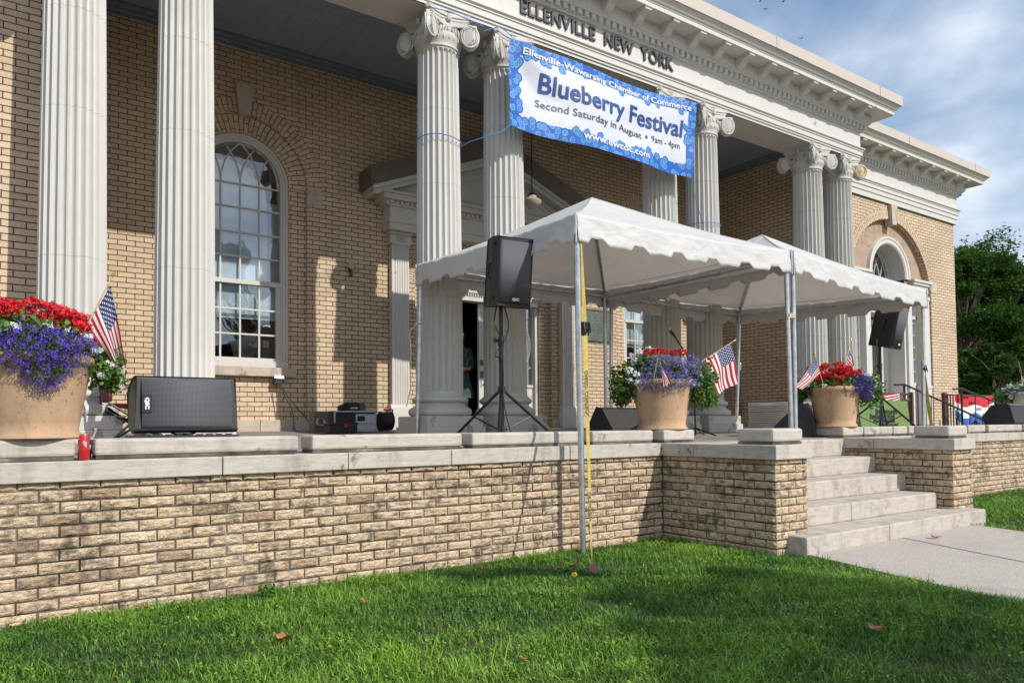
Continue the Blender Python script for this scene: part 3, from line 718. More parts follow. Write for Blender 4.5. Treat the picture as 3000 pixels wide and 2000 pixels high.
# ---- columns
def flute_ring(r, z, fz0, fz1, n=24, q=10):
    out = []
    e = min(z-fz0, fz1-z); hw0 = .43; rr = .032
    if e <= 0: k = 0
    elif e < rr: k = math.sqrt(1-(1-e/rr)**2)
    else: k = 1
    for i in range(n*q):
        a = 2*math.pi*i/(n*q); p = (i % q)/q-.5
        if k > 0 and abs(p) < hw0*k: d = .034*k*math.sqrt(1-(p/(hw0*k))**2)
        else: d = 0
        out.append(((r-d)*math.cos(a), (r-d)*math.sin(a), z))
    return out
def rcol(t): return .277-.033*t**1.7
def column():
    z0, z1 = .545, 4.70
    mb = MB(); f0, f1 = z0+.03, z1-.05
    zz = [z0, f0, f0+.004, f0+.012, f0+.02, f0+.03, 1.2, 1.9, 2.6, 3.3, 4.0, f1-.03, f1-.02, f1-.012, f1-.004, f1, z1]
    P = []
    for z in zz:
        r = flute_ring(rcol((z-z0)/(z1-z0)), z, f0, f1); r.append(r[0]); P.append(r)
    mb.grid([list(x) for x in zip(*P)])
    sh = obj('column', mb, 'column_paint', bd, smooth=True, ang=28)
    pr = [(.0, .295), (.375, .295)]
    pr += [(.335+.045*math.cos(a), .345+.05*math.sin(a)) for a in [R(q) for q in range(-80, 91, 20)]]
    pr += [(.325, .40), (.322, .41)]+[(.322-.028*math.sin(a), .41+.022*(1-math.cos(a))) for a in [R(q) for q in range(20, 181, 20)]]+[(.325, .458)]
    pr += [(.305+.03*math.cos(a), .488+.03*math.sin(a)) for a in [R(q) for q in range(-80, 91, 20)]]
    pr += [(.30, .522), (.30, .532), (.285, .538), (.277, .548)]
    mb = MB().lathe(pr, 48); ba = obj('base', mb, 'column_paint', sh, smooth=True, ang=45)
    mb = MB(); mb.box(-.372, .372, -.372, .372, .17, .295); mb.box(-.392, .392, -.392, .392, .02, .17)
    pl = obj('plinth', mb, 'plinth_paint', sh, bevel=.006)
    # capital: echinus, four corner scrolls with two faces each, concave abacus
    mb = MB(); mb.lathe([(.302, 4.66), (.320, 4.672), (.320, 4.69), (.302, 4.70), (.306, 4.72), (.335, 4.76), (.348, 4.80), (.348, 4.83), (.31, 4.86), (.31, 4.99), (.05, 4.99)], 48)
    for i in range(24):
        a = 2*math.pi*i/24; mb.lathe([(.001, 4.752), (.012, 4.765), (.015, 4.785), (.012, 4.80), (.001, 4.81)], 6, .338*math.cos(a), .338*math.sin(a))
    for k in range(4):
        Rk = Matrix.Rotation(math.pi/2*k, 3, 'Z')
        for sg in (-1, 1):
            nrm = Vector((-sg*.42, -1, 0)).normalized(); tan = Vector((-nrm.y*sg, nrm.x*sg, 0))  # tan points outwards along the face
            cpt = Vector((sg*.318, -.392, 4.832))
            m = MB()
            m.lathe([(.06, -.05), (.120, -.04), (.136, -.01), (.136, .010), (.120, .014), (.112, -.022), (.036, -.022), (.034, .016), (.02, .024), (.001, .028)], 32)
            pts = []
            for i in range(60):
                a = i/59*2*math.pi*1.9; r = .118-.082*(i/59)**.9; pts.append((r*math.cos(a), r*math.sin(a), -.006))
            m.tube(pts, [.0155-.006*i/59 for i in range(60)], 6)
            U = Vector((0, 0, 1))
            m.xf(lambda v: Rk @ (cpt+tan*v.x+U*v.y+nrm*v.z))
            mb.add(m.v, m.f)
            # band from the scroll to the middle of the face
            pts = [cpt+U*.112-nrm*.01, Vector((sg*.2, -.325, 4.945)), Vector((sg*.08, -.30, 4.93))]
            mb.tube([Rk @ p for p in pts], [.022, .018, .012], 6)
            # acanthus drops
            for q in range(3):
                p = Vector((sg*(.05+.045*q), -.32, 4.86-.01*q)); mb.tube([Rk @ (p+Vector((0, -.012, .05))), Rk @ (p+Vector((sg*.01, -.02, 0))), Rk @ (p+Vector((sg*.03, 0, -.045)))], [.012, .016, .006], 6)
        m = MB().lathe([(.07, -.085), (.112, -.075), (.085, 0), (.112, .075), (.07, .085)], 24)
        dg = Vector((1, -1, 0)).normalized(); tg = Vector((1, 1, 0)).normalized()
        m.xf(lambda v: Rk @ (Vector((.318, -.318, 4.838))+dg*v.x+Vector((0, 0, 1))*v.y+tg*v.z)); mb.add(m.v, m.f)
        # wedge filling the corner between the two faces
        c1 = [(.30, -.30), (.42, -.36), (.42, -.42), (.36, -.42)]
        m = MB().prism(c1, 'z', 4.80, 4.97); m.xf(lambda v: Rk @ v); mb.add(m.v, m.f)
        # rosette
        m = MB()
        for q in range(6):
            a = q*math.pi/3; m.tube([(0, 0, 0), (.028*math.cos(a), 0, .028*math.sin(a)), (.05*math.cos(a), .01, .05*math.sin(a))], [.012, .02, .006], 6)
        m.lathe([(.001, -.03), (.02, -.02), (.024, 0), (.001, .02)], 8)
        m.xf(lambda v: Rk @ (v+Vector((0, -.335, 5.01)))); mb.add(m.v, m.f)
        m = MB().lathe([(.001, -.07), (.03, -.04), (.038, 0), (.001, .05)], 8); m.xf(lambda v: Rk @ (v+Vector((0, -.315, 4.88)))); mb.add(m.v, m.f)
    def abac(r, dz0, dz1):
        pts = []
        for k in range(4):
            a0 = math.pi/2*k-math.pi/4
            ca, sa = math.cos(a0), math.sin(a0)
            # corner cut
            for sg in (-1, 1): pts.append((r*ca-sg*.035*sa*-1*-1, r*sa+sg*.035*ca))
            a1 = a0+math.pi/2
            p0 = Vector((r*ca-.035*sa, r*sa+.035*ca)); p1 = Vector((r*math.cos(a1)+.035*math.sin(a1), r*math.sin(a1)-.035*math.cos(a1)))
            mid_ = a0+math.pi/4
            for t in (.15, .3, .45, .55, .7, .85):
                p = p0.lerp(p1, t); dd = .085*(1-(2*t-1)**2); pts.append((p.x-dd*math.cos(mid_), p.y-dd*math.sin(mid_)))
        return pts
    mb.prism(abac(.50, 0, 0), 'z', 5.045, 5.09); mb.prism(abac(.475, 0, 0), 'z', 5.01, 5.045); mb.prism(abac(.46, 0, 0), 'z', 4.965, 5.01)
    mb.xf(lambda v: Vector((v.x*.82, v.y*.82, v.z)))
    ca = obj('capital', mb, 'column_paint', sh, smooth=True, ang=40)
    return sh
c0 = column(); cols = []
for i, n_ in enumerate([0, 1, 4, 5, 8, 9, 12, 13]):
    if i == 0: o = c0
    else:
        o = c0.copy(); COL.objects.link(o)
        for ch in [x for x in bpy.data.objects if x.parent == c0]: q = ch.copy(); COL.objects.link(q); q.parent = o
    o.parent = bd; o.location = (.5405+.9527*n_-BX, 7.62-9, 0); cols.append(o)
# the last column's outer scroll is unpainted yellow
mb = MB().lathe([(.118, -.03), (.128, 0), (.12, .016), (.105, .016), (.10, .006), (.03, .006), (.03, .022), (.001, .03)], 28)
pts = [((.108-.078*(i/59)**.9)*math.cos(i/59*15), (.108-.078*(i/59)**.9)*math.sin(i/59*15), .011) for i in range(60)]; mb.tube(pts, .008, 5)
nrm = Vector((-.42, -1, 0)).normalized(); tan = Vector((-nrm.y, nrm.x, 0))
mb.xf(lambda v: Vector((.322*.82, -.388*.82, 4.838))+nrm*.010+tan*v.x+Vector((0, 0, 1))*v.y+nrm*v.z)
simple('yellow_scroll', (.55, .38, .20), .7); o = obj('scroll', mb, 'yellow_scroll', cols[-1], smooth=True, ang=40); o['label'] = 'yellowed outer scroll of the last capital'
# ---- door pediment and door
mb = MB(); hx = 2.30; zb = 3.66; yf = 9.88; ap = 4.93+.02
mb.box(DC-1.93, DC+1.93, 10.06, FW, 3.19, 3.30); mb.box(DC-1.95, DC+1.95, 10.04, FW, 3.30, 3.38); mb.box(DC-1.93, DC+1.93, 10.06, FW, 3.38, 3.545)
mb.box(DC-1.97, DC+1.97, 10.02, FW, 3.545, 3.565)
for i in range(int(3.9/.085)): mb.box(DC-1.95+.085*i, DC-1.95+.085*i+.045, 9.99, 10.03, 3.567, 3.615)
mb.box(DC-2.0, DC+2.0, 10.025, FW, 3.565, 3.62); mb.box(DC-2.08, DC+2.08, 9.94, FW, 3.62, 3.70); mb.box(DC-2.12, DC+2.12, 9.90, FW, 3.70, 3.735)
obj('door_cornice', mb, 'white_paint', bd, wld=True)
sl_ = (4.95-4.02)/2.32
mb = MB(); mb.add([(DC-2.1, 10.1, 3.735), (DC+2.1, 10.1, 3.735), (DC, 10.1, 3.735+2.1*sl_)], [(0, 1, 2)])
for k, off in enumerate((.25, .42)):
    w_ = 2.1-off*1.9; z_ = 3.735+off*.28; h_ = w_*sl_
    for sg in (-1, 1): mb.tube([(DC+sg*w_, 10.09, z_), (DC, 10.09, z_+h_)], .008, 4)
    mb.tube([(DC-w_, 10.09, z_), (DC+w_, 10.09, z_)], .008, 4)
obj('pediment', mb, 'white_paint', bd, wld=True)
for sg in (-1, 1):
    A_, B_ = Vector((DC+sg*2.32, 0, 0)), Vector((DC, 0, 0))
    def rake(y0, y1, zl, zu, x_=2.32, za=3.735):
        z0_ = 3.72; m = MB()
        b0 = (DC+sg*x_, z0_+zl); b1 = (DC, z0_+zl+x_*sl_); t1 = (DC, z0_+zu+x_*sl_); t0 = (DC+sg*x_, z0_+zu)
        return m.prism([b0, b1, t1, t0], 'y', y0, y1)
    obj('raking_cornice', rake(9.93, FW, -.08, .03, 2.25), 'white_paint', bd, wld=True); m = rake(9.89, FW, -.02, .06, 2.28); obj('raking_cornice', m, 'white_paint', bd, wld=True)
    m = MB(); z0_ = 3.70; x_ = 2.33
    # sloping metal flashing, leaning back to the wall
    for (ya, yb, za, zb2) in ((9.86, 9.74, .03, .33),):
        pass
    m.hexa([(DC+sg*x_, 9.87, z0_+.04), (DC, 9.87, z0_+.04+x_*sl_), (DC, FW, z0_+.04+x_*sl_), (DC+sg*x_, FW, z0_+.04)],
           [(DC+sg*x_, 9.85, z0_+.33), (DC, 9.85, z0_+.33+x_*sl_), (DC, FW, z0_+.33+x_*sl_), (DC+sg*x_, FW, z0_+.33)])
    obj('rake_flashing', m, 'brown_flashing', bd, wld=True)
def pilaster(x0, x1):
    mb = MB(); y0 = 10.2; n = 6; z0, z1 = .52, 3.02; w = (x1-x0)
    xs = [x0, x0+.02]; prof = [(x0, FW), (x0, y0), (x0+.025, y0)]
    fw_ = (w-.05)/n
    for i in range(n):
        a = x0+.025+i*fw_
        for t in (.12, .2, .35, .5, .65, .8, .88): prof.append((a+t*fw_, y0+(.012*math.sqrt(max(0, 1-((t-.5)/.38)**2)) if abs(t-.5) < .38 else 0)))
        prof.append((a+fw_, y0))
    prof += [(x1, y0), (x1, FW)]
    mb.grid([[(p[0], p[1], z) for p in prof] for z in (z0, z1)])
    o = obj('pilaster', mb, 'white_paint', bd, wld=True)
    mb = MB(); mb.box(x0-.05, x1+.05, y0-.05, FW, .13, .36); mb.lathe([(.001, 0), (.001, 0)], 3)
    mb.prism([(y0-.0, .52), (y0-.02, .50), (y0-.035, .47), (y0-.04, .43), (y0-.045, .38), (y0-.045, .36), (FW, .36), (FW, .52)], 'x', x0-.035, x1+.035)
    obj('base', mb, 'white_paint', o, wld=True)
    mb = MB(); mb.box(x0-.05, x1+.05, y0-.05, FW, 3.15, 3.185); mb.box(x0-.02, x1+.02, y0-.02, FW, 3.0, 3.15)
    for sg, xx in ((-1, x0+.02), (1, x1-.02)):
        m = MB().lathe([(.075, -.04), (.075, 0), (.06, .01), (.05, .0), (.02, .0), (.02, .01), (.001, .015)], 18); m.xf(lambda v: Vector((xx+v.x, y0-.03-v.z, 3.07+v.y))); mb.add(m.v, m.f)
    for q in range(5): mb.tube([((x0+x1)/2+(q-2)*.035, y0-.03, 3.05), ((x0+x1)/2+(q-2)*.045, y0-.045, 3.13)], .014, 6)
    obj('capital', mb, 'white_paint', o, smooth=True, wld=True)
pilaster(4.985, 5.28); pilaster(8.36, 8.655)
yd = FW+.24
mb = MB()
mb.box(DC-1.19, DC+1.19, yd-.10, yd+.1, 2.29, 2.42); mb.box(DC-1.19, DC+1.19, yd-.14, yd+.1, 2.42, 2.46); mb.box(DC-1.19, DC+1.19, yd-.05, yd+.1, 2.46, 3.0)
for i in range(50): mb.box(DC-1.17+.047*i, DC-1.17+.047*i+.024, yd-.13, yd-.09, 2.375, 2.415)
for a, e in ((5.63, 5.72), (6.03, 6.13), (7.50, 7.62), (7.93, 8.01)): mb.box(a, e, yd-.02, yd+.1, .15, 2.30)
mb.box(5.63, 5.71, yd-.06, yd, .15, 2.28); mb.box(7.945, 8.01, yd-.07, yd, .15, 2.28)
mb.box(5.63, 6.1, yd, yd+.08, .15, .85); mb.box(7.6, 8.0, yd, yd+.08, .15, .85); mb.box(7.6, 8.0, yd-.02, yd+.08, .85, .9); mb.box(5.7, 6.1, yd-.02, yd+.08, .85, .9); mb.box(7.66, 7.9, yd-.012, yd, .25, .75)
o = obj('door_frame', mb, 'white_paint', bd, bevel=.004, wld=True)
for a, e in ((5.72, 6.03), (7.62, 7.93)):
    obj('pane', MB().box(a, e, yd+.03, yd+.036, .88, 2.3), 'window_glass', o, wld=True); obj('interior', MB().box(a, e, yd+.1, yd+.12, .8, 2.35), 'dark_room', o, wld=True)
    mb = MB(); cx_ = (a+e)/2
    for rr in ((.13, .30), (.105, .26)): mb.tube([(cx_+rr[0]*math.cos(q/24*6.2832), yd+.025, 1.6+rr[1]*math.sin(q/24*6.2832)) for q in range(25)], .006, 5)
    for z_ in (2.05, 1.15): mb.tube([(cx_-.14, yd+.025, z_+.07), (cx_, yd+.025, z_), (cx_+.14, yd+.025, z_+.07)], .006, 5)
    obj('leading', mb, 'white_paint', o, wld=True)
def leaf(name, x0, x1, y, lab=None):
    mb = MB(); mb.box(x0, x0+.11, y, y+.045, .16, 2.28); mb.box(x1-.11, x1, y, y+.045, .16, 2.28); mb.box(x0+.11, x1-.11, y, y+.045, 2.16, 2.28); mb.box(x0+.11, x1-.11, y+.002, y+.043, .16, .42)
    for z_ in (.75, 1.1, 1.45, 1.8): mb.box(x0+.11, x1-.11, y+.01, y+.035, z_, z_+.02)
    mb.box((x0+x1)/2-.01, (x0+x1)/2+.01, y+.01, y+.035, .42, 2.16)
    o = obj('door', mb, 'white_paint', bd, wld=True)
    obj('pane', MB().box(x0+.1, x1-.1, y+.02, y+.025, .42, 2.16), 'window_glass', o, wld=True); return o
o = leaf('door', 6.80, 7.49, yd+.02)
mb = MB(); mb.box(6.825, 6.875, yd+.0, yd+.02, 1.22, 1.31); mb.box(6.83, 6.875, yd+.005, yd+.02, 1.0, 1.12); mb.tube([(6.85, yd-.02, 1.08), (6.865, yd-.06, 1.04), (6.865, yd-.06, .92), (6.85, yd-.01, .86)], .009, 6)
obj('handle', mb, 'brown_flashing', o, wld=True)
# opened leaf swung into the dark hall
mb = MB(); mb.box(6.14, 6.19, yd+.08, yd+.74, .16, 2.28); obj('door', mb, 'white_paint', bd, wld=True)['label'] = 'door leaf standing open into the hall'
mb = MB(); mb.box(5.5, 8.2, yd-.1, yd+.3, .08, .15); obj('threshold', mb, 'impost_stone', bd, wld=True)
# dark hall behind the facade
mb = MB(); x0, x1, y0, y1, z0, z1 = .7, 12.8, FW+.33, 14., .14, 5.5
mb.add([(x0, y0, z0), (x1, y0, z0), (x1, y1, z0), (x0, y1, z0), (x0, y0, z1), (x1, y0, z1), (x1, y1, z1), (x0, y1, z1)], [(0, 1, 2, 3), (7, 6, 5, 4), (3, 2, 6, 7), (1, 5, 6, 2), (0, 3, 7, 4)])
obj('hall', mb, 'dark_room', bd, wld=True)
# ================================================================= FRAME TENTS
def bil(A, B, C, D, u, v): return A*(1-u)*(1-v)+B*u*(1-v)+C*u*v+D*(1-u)*v
def tent(name, label, cor, peak, gzs, lean, dz, polelab):
    # cor: front-left, front-right, back-right, back-left eave corners
    cor = [Vector(c) for c in cor]; peak = Vector(peak)
    t = thing(name, label, 'tent', ((cor[0].x+cor[1].x)/2, (cor[0].y+cor[2].y)/2, 0), group='joined frame tents over the steps')
    from mathutils import noise
    mb = MB(); n = 26
    for k in range(4):
        a, b_ = cor[k], cor[(k+1) % 4]; P = []
        for i in range(n+1):
            row = []
            for j in range(n+1):
                u = i/n; v = j/n
                e = a.lerp(b_, u); p = e.lerp(peak, v)
                sag = -.05*math.sin(math.pi*v)*(1-.5*v)-.03*math.sin(math.pi*u)*(1-v)
                w = .020*noise.noise(Vector((p.x*4, p.y*4, k*3)))+.010*noise.noise(Vector((p.x*11, p.y*11, 5)))
                row.append(p+Vector((0, 0, sag+w*math.sin(math.pi*min(1, max(0, u)))*(1 if 0 < j < n else 0))))
            P.append(row)
        mb.grid(P)
    top = obj('canopy', mb, 'tent_fabric', t, smooth=True, ang=60, wld=True)
    # hanging valance: vertical cloth with a notched, scalloped lower edge
    mb = MB(); per = 6.
    for k in range(4):
        a, b_ = cor[k], cor[(k+1) % 4]; d = (b_-a); L_ = d.length; out = Vector((d.y, -d.x, 0)).normalized()*(.02)
        m = 176; P = []
        for i in range(m+1):
            u = i/m; ph = (u*per+.28) % 1
            if ph < .50: low = 1.-.12*math.sin(math.pi*ph/.5)
            elif ph < .58: low = .5+.38*math.cos(math.pi*(ph-.50)/.08)+.0
            elif ph < .80: low = .12+.08*math.sin(math.pi*(ph-.58)/.22)
            else: low = .56-.44*math.cos(math.pi*(ph-.80)/.20)
            dep = .182+.064*low
            e = a.lerp(b_, u); e = e+Vector((0, 0, -.03*math.sin(math.pi*u)))
            row = []
            for j in range(9):
                v = j/8; z = -dep*v
                wv = .022*noise.noise(Vector((u*9+k*7, v*1.2, 1)))*v+.005*noise.noise(Vector((u*30+k*7, v*3+u*9, 4)))+.008*noise.noise(Vector((u*16, v*7-u*14, 9)))
                row.append(e+out*(.4+v)+out.normalized()*wv+Vector((0, 0, z)))
            P.append(row)
        mb.grid(P)
    obj('valance', mb, 'tent_fabric', t, smooth=True, ang=180, wld=True, solid=.003)
    for k in range(4):
        a, b_ = cor[k], cor[(k+1) % 4]; pts = [a.lerp(peak, v)+Vector((0, 0, -.05*math.sin(math.pi*v)*(1-.5*v)+.002)) for v in [q/16 for q in range(17)]]
        obj('seam', MB().tube(pts, .007, 5), 'tent_fabric', t, smooth=True, wld=True)
        pts = [a.lerp(b_, u).lerp(peak, .045)+Vector((0, 0, -.006-.03*math.sin(math.pi*u)+.004*noise.noise(Vector((u*20, k, 0))))) for u in [q/40 for q in range(2, 39)]]
        obj('seam', MB().tube(pts, .0045, 4), 'tent_fabric', t, smooth=True, wld=True)
    # corner seams
    for k in range(4):
        p = cor[k]; c_ = (cor[0]+cor[2])/2; o_ = (p-c_); o_.z = 0; o_ = o_.normalized()*.028
        mb = MB().tube([p+o_+Vector((0, 0, .005)), p+o_+Vector((0, 0, -.12)), p+o_+Vector((0, 0, -.25))], .008, 6); obj('seam', mb, 'tent_fabric', t, wld=True)
    for k in range(4):
        p = cor[k]; q = Vector((p.x+lean[k], p.y, gzs[k])); tp = p+Vector((0, 0, -.06))
        o_ = (cor[0]+cor[2])/2-p; o_.z = 0; o_ = o_.normalized()*.03
        obj('pole', MB().tube([q, tp+o_], .0255, 12), 'galvanised' , t, smooth=True, wld=True)
        mb = MB().tube([tp+o_+Vector((0, 0, -.09)), tp+o_+Vector((0, 0, .02))], .032, 12); mb.tube([q, q+Vector((0, 0, .012))], .05, 12)
        obj('fitting', mb, 'galvanised', t, smooth=True, wld=True)
        a, b_ = cor[k]+Vector((0, 0, -.10)), cor[(k+1) % 4]+Vector((0, 0, -.10)); ins = ((cor[0]+cor[2])/2-(a+b_)/2); ins.z = 0; ins = ins.normalized()*.035
        mb = MB().tube([a+ins, b_+ins], .021, 10)
        for f in (.32, .5, .68): c_ = (a+ins).lerp(b_+ins, f); dd = (b_-a).normalized()*.04; mb.tube([c_-dd, c_+dd], .029, 10)
        obj('eave_rail', mb, 'galvanised', t, smooth=True, wld=True)
        obj('rafter', MB().tube([tp+o_, peak+Vector((0, 0, -.10))], .021, 10), 'galvanised', t, smooth=True, wld=True)
    return t
T1 = [(3.965, 4.64, 1.945), (6.95, 4.66, 2.02), (6.82, 7.40, 2.02), (3.96, 7.42, 2.03)]
T2 = [(7.03, 4.66, 2.02), (9.96, 4.70, 1.90), (9.74, 7.44, 2.0), (6.90, 7.40, 2.02)]
tent('frame_tent', 'white frame tent with its near corner pole standing in the grass', T1, (5.36, 6.0, 2.67), [GZ, -.2, .06, .06], [.03, -.02, -.01, -.03], 0, '')
tent('frame_tent', 'farther white frame tent, from the twin poles at the steps to the right planter', T2, (8.37, 6.0, 2.68), [-.2, GZ, .06, .06], [-.03, -.17, -.12, 0], 0, '')
mb = MB().box(-.04, .04, -1.37, 1.37, -.06, .0); gt = thing('rain_gutter', 'white gutter beam hung between the two tents', 'gutter', (6.90, 6.03, 1.93)); gt.rotation_euler = (0, 0, R(1.4)); bpy.context.view_layer.update()
obj('beam', mb, 'white_plastic', gt, bevel=.01); obj('hanger', MB().box(-.05, .05, -1.3, -1.27, -.07, .04), 'galvanised', gt)
# ================================================================= RATCHET STRAPS
simple('strap_yellow', (.48, .36, .06), .7, var=.2, scale=30); simple('strap_cream', (.62, .57, .36), .7, var=.08)
def ribbon(pts, wv, n=40):
    P = [Vector(p) for p in pts]; wv = [Vector(w) for w in wv]; rows = []
    for i in range(n+1):
        t = i/n*(len(P)-1); k = min(int(t), len(P)-2); f = t-k
        p = P[k].lerp(P[k+1], f); w = wv[k].lerp(wv[k+1], f); rows.append([p-w/2, p+w/2])
    return MB().grid(rows)
def strap(label, top, rat, bot, wt, wr, wb, mat1, mat2, txt=None):
    t = thing('ratchet_strap', label, 'strap', bot, group='ratchet straps holding down the tents')
    o = obj('webbing', ribbon([top, rat], [wt, wr]), mat1, t, solid=.003, wld=True)
    o = obj('webbing', ribbon([rat, bot], [wr, wb]), mat2, t, solid=.003, wld=True)
    r = Vector(rat); mb = MB().box(-.032, .032, -.02, .01, -.055, .055); mb.tube([(-.04, -.02, .0), (.04, -.02, 0)], .014, 8); mb.tube([(-.03, -.025, .05), (-.03, -.04, -.03), (.03, -.04, -.03), (.03, -.025, .05)], .006, 6)
    mb.xf(lambda v: v+r); obj('ratchet', mb, 'black_metal', t, wld=True)
    if txt:
        a, b_ = r, Vector(bot); d = (b_-a).normalized(); w = Vector(wr).normalized(); nrm = w.cross(d).normalized()
        if nrm.y > 0: nrm = -nrm
        for body, f, up_ in txt:
            tm = text_mb(body, .042, .0005, 1, .001, 'LEFT', 1.05, .2); p0 = a+(b_-a)*f
            ww = Vector(wr).lerp(Vector(wb), f); ws = ww.length/Vector(wr).length
            s_ = 1 if up_ else -1
            tm.xf(lambda v: p0+d*v.x*s_*1.-w*(v.y-.015)*-s_*-1*ws+nrm*(.005+v.z)); obj('lettering', tm, 'letter_dark', o, wld=True)
    return t
strap('yellow ratchet strap from the near tent corner down to a stake in the lawn', (3.985, 4.60, 1.68), (3.94, 4.52, .96), (3.523, 3.995, -.87), (.012, -.004, 0), (.038, -.02, 0), (.008, -.003, 0), 'strap_yellow', 'strap_yellow', [('CARGO  CONTROL', .19, True), ('US CARGO', .70, True)])
strap('pale strap turning yellow below its ratchet, tied at the right tent corner', (9.70, 4.66, 1.66), (9.90, 4.72, .86), (10.13, 4.72, -.10), (.018, -.042, 0), (.018, -.042, 0), (.016, -.036, 0), 'strap_cream', 'strap_yellow')
t = thing('tent_stake', 'brown round-headed steel stake in the lawn at the strap end', 'stake', (3.523, 3.99, GZ))
simple('rust', (.24, .12, .08), .8)
obj('shaft', MB().tube([(0, 0, -.1), (0, 0, .04)], .011, 8), 'rust', t); m = MB().lathe([(.001, -.008), (.036, -.008), (.04, 0), (.036, .008), (.001, .012)], 18)
m.xf(lambda v: Vector((v.x, -v.z*.8-.01+v.y*.35, .05+v.y*.9))); obj('head', m, 'rust', t, smooth=True)
# twine knots on the poles
t = thing('twine', 'white twine wound round the twin tent poles at the steps', 'twine', (6.97, 4.66, 1.3)); mb = MB()
for z in (0, .018, .036): mb.tube([(.055*math.cos(a/16*6.2832), .035*math.sin(a/16*6.2832), z) for a in range(17)], .007, 5)
mb.tube([(-.05, -.03, .02), (-.12, -.05, -.03), (-.15, -.05, .02)], .006, 5); obj('cord', mb, 'rope_white', t)
t = thing('twine', 'white cord looped and dangling from the left back tent pole', 'twine', (3.95, 7.4, 1.15)); mb = MB()
mb.tube([(.04*math.cos(a/12*6.2832), .04*math.sin(a/12*6.2832), .2) for a in range(13)], .007, 5); mb.tube([(-.03, -.03, .2), (-.14, -.04, .1), (-.12, -.04, -.1), (-.13, -.04, -.55), (-.18, -.04, -.75)], .006, 5); obj('cord', mb, 'rope_white', t)
# ================================================================= BANNER
def banner_mat():
    b = NB('banner_print'); uv = b.coord('UV'); v = b.mapv(uv, (3.28, 1.09, 1))
    vo = b.n('ShaderNodeTexVoronoi'); vo.inputs['Scale'].default_value = 9.5; vo.inputs['Randomness'].default_value = .85; b.L.new(v, vo.inputs['Vector'])
    vo.voronoi_dimensions = '2D'
    def edge(vec, m=1):
        sx = b.n('ShaderNodeSeparateXYZ'); b.L.new(vec, sx.inputs[0]); x, y = sx.outputs[0], sx.outputs[1]
        ex = b.math('MINIMUM', x, b.math('SUBTRACT', 3.28, x)); ey = b.math('MINIMUM', y, b.math('SUBTRACT', 1.09, y))
        return b.math('MINIMUM', ex, b.math('MULTIPLY', ey, .95))
    pos = b.mapv(vo.outputs['Position'], (1, 1, 1))
    sc = b.n('ShaderNodeVectorMath', operation='SCALE'); sc.inputs['Scale'].default_value = 1; b.L.new(pos, sc.inputs[0])
    rnd = b.n('ShaderNodeTexWhiteNoise'); b.L.new(vo.outputs['Position'], rnd.inputs['Vector'])
    e = edge(sc.outputs[0]); mask = b.math('LESS_THAN', b.math('ADD', e, b.math('MULTIPLY', rnd.outputs['Value'], -.09)), .125)
    solid = b.math('LESS_THAN', edge(v), .155)
    berry = b.math('MULTIPLY', mask, b.math('LESS_THAN', vo.outputs['Distance'], .60))
    mask = b.math('MAXIMUM', solid, berry)
    ring = b.ramp(b.math('ADD', vo.outputs['Distance'], b.math('MULTIPLY', b.noise(v, 22, 3), .22)), [(.08, (.003, .05, .24)), (.15, (.16, .40, .68)), (.24, (.01, .10, .38)), (.34, (.05, .22, .55)), (.44, (.16, .40, .68)), (.53, (.003, .07, .34)), (.60, (.002, .09, .42))])
    jit = b.mix(b.math('MULTIPLY', rnd.outputs['Value'], .45), ring, (.002, .11, .42))
    col = b.mix(mask, (.53, .555, .63), jit)
    b.fin(col, .5, 0, b.bump(b.noise(b.mapv(uv, (7, 2.4, 1)), 1.6, 2, .4, 1.2), .35, .03)); MAT['banner_print'] = b.m
banner_mat(); simple('banner_blue', (.002, .045, .19), .5, var=.5, scale=5); simple('banner_dark', (.05, .055, .075), .5); simple('banner_white', (.72, .72, .73), .5, var=.02)
BA, BB, BC_, BD = [Vector(p) for p in ((5.035, 7.08, 3.785), (8.302, 7.10, 3.76), (8.361, 7.10, 4.857), (5.073, 7.08, 4.873))]
from mathutils import noise as _ns
def BP(u, v, d=0):
    p = BA.lerp(BB, u).lerp(BD.lerp(BC_, u), v)
    y =   .040*math.sin(u*9+v*2)+.045*_ns.noise(Vector((u*4, v*2.5, 0)))+.028*math.exp(-((u-.04)/.10)**2)*math.sin(v*9+u*30)*v
    z = -.035*math.sin(math.pi*u)*v
    return p+Vector((0, y-d, z))
bn = thing('banner', 'blue and white Blueberry Festival banner strung across the columns', 'banner', (6.7, 7.09, 3.77))
mb = MB().grid([[BP(i/64, j/24) for j in range(25)] for i in range(65)], uvf=True); obj('cloth', mb, 'banner_print', bn, smooth=True, ang=180, wld=True)
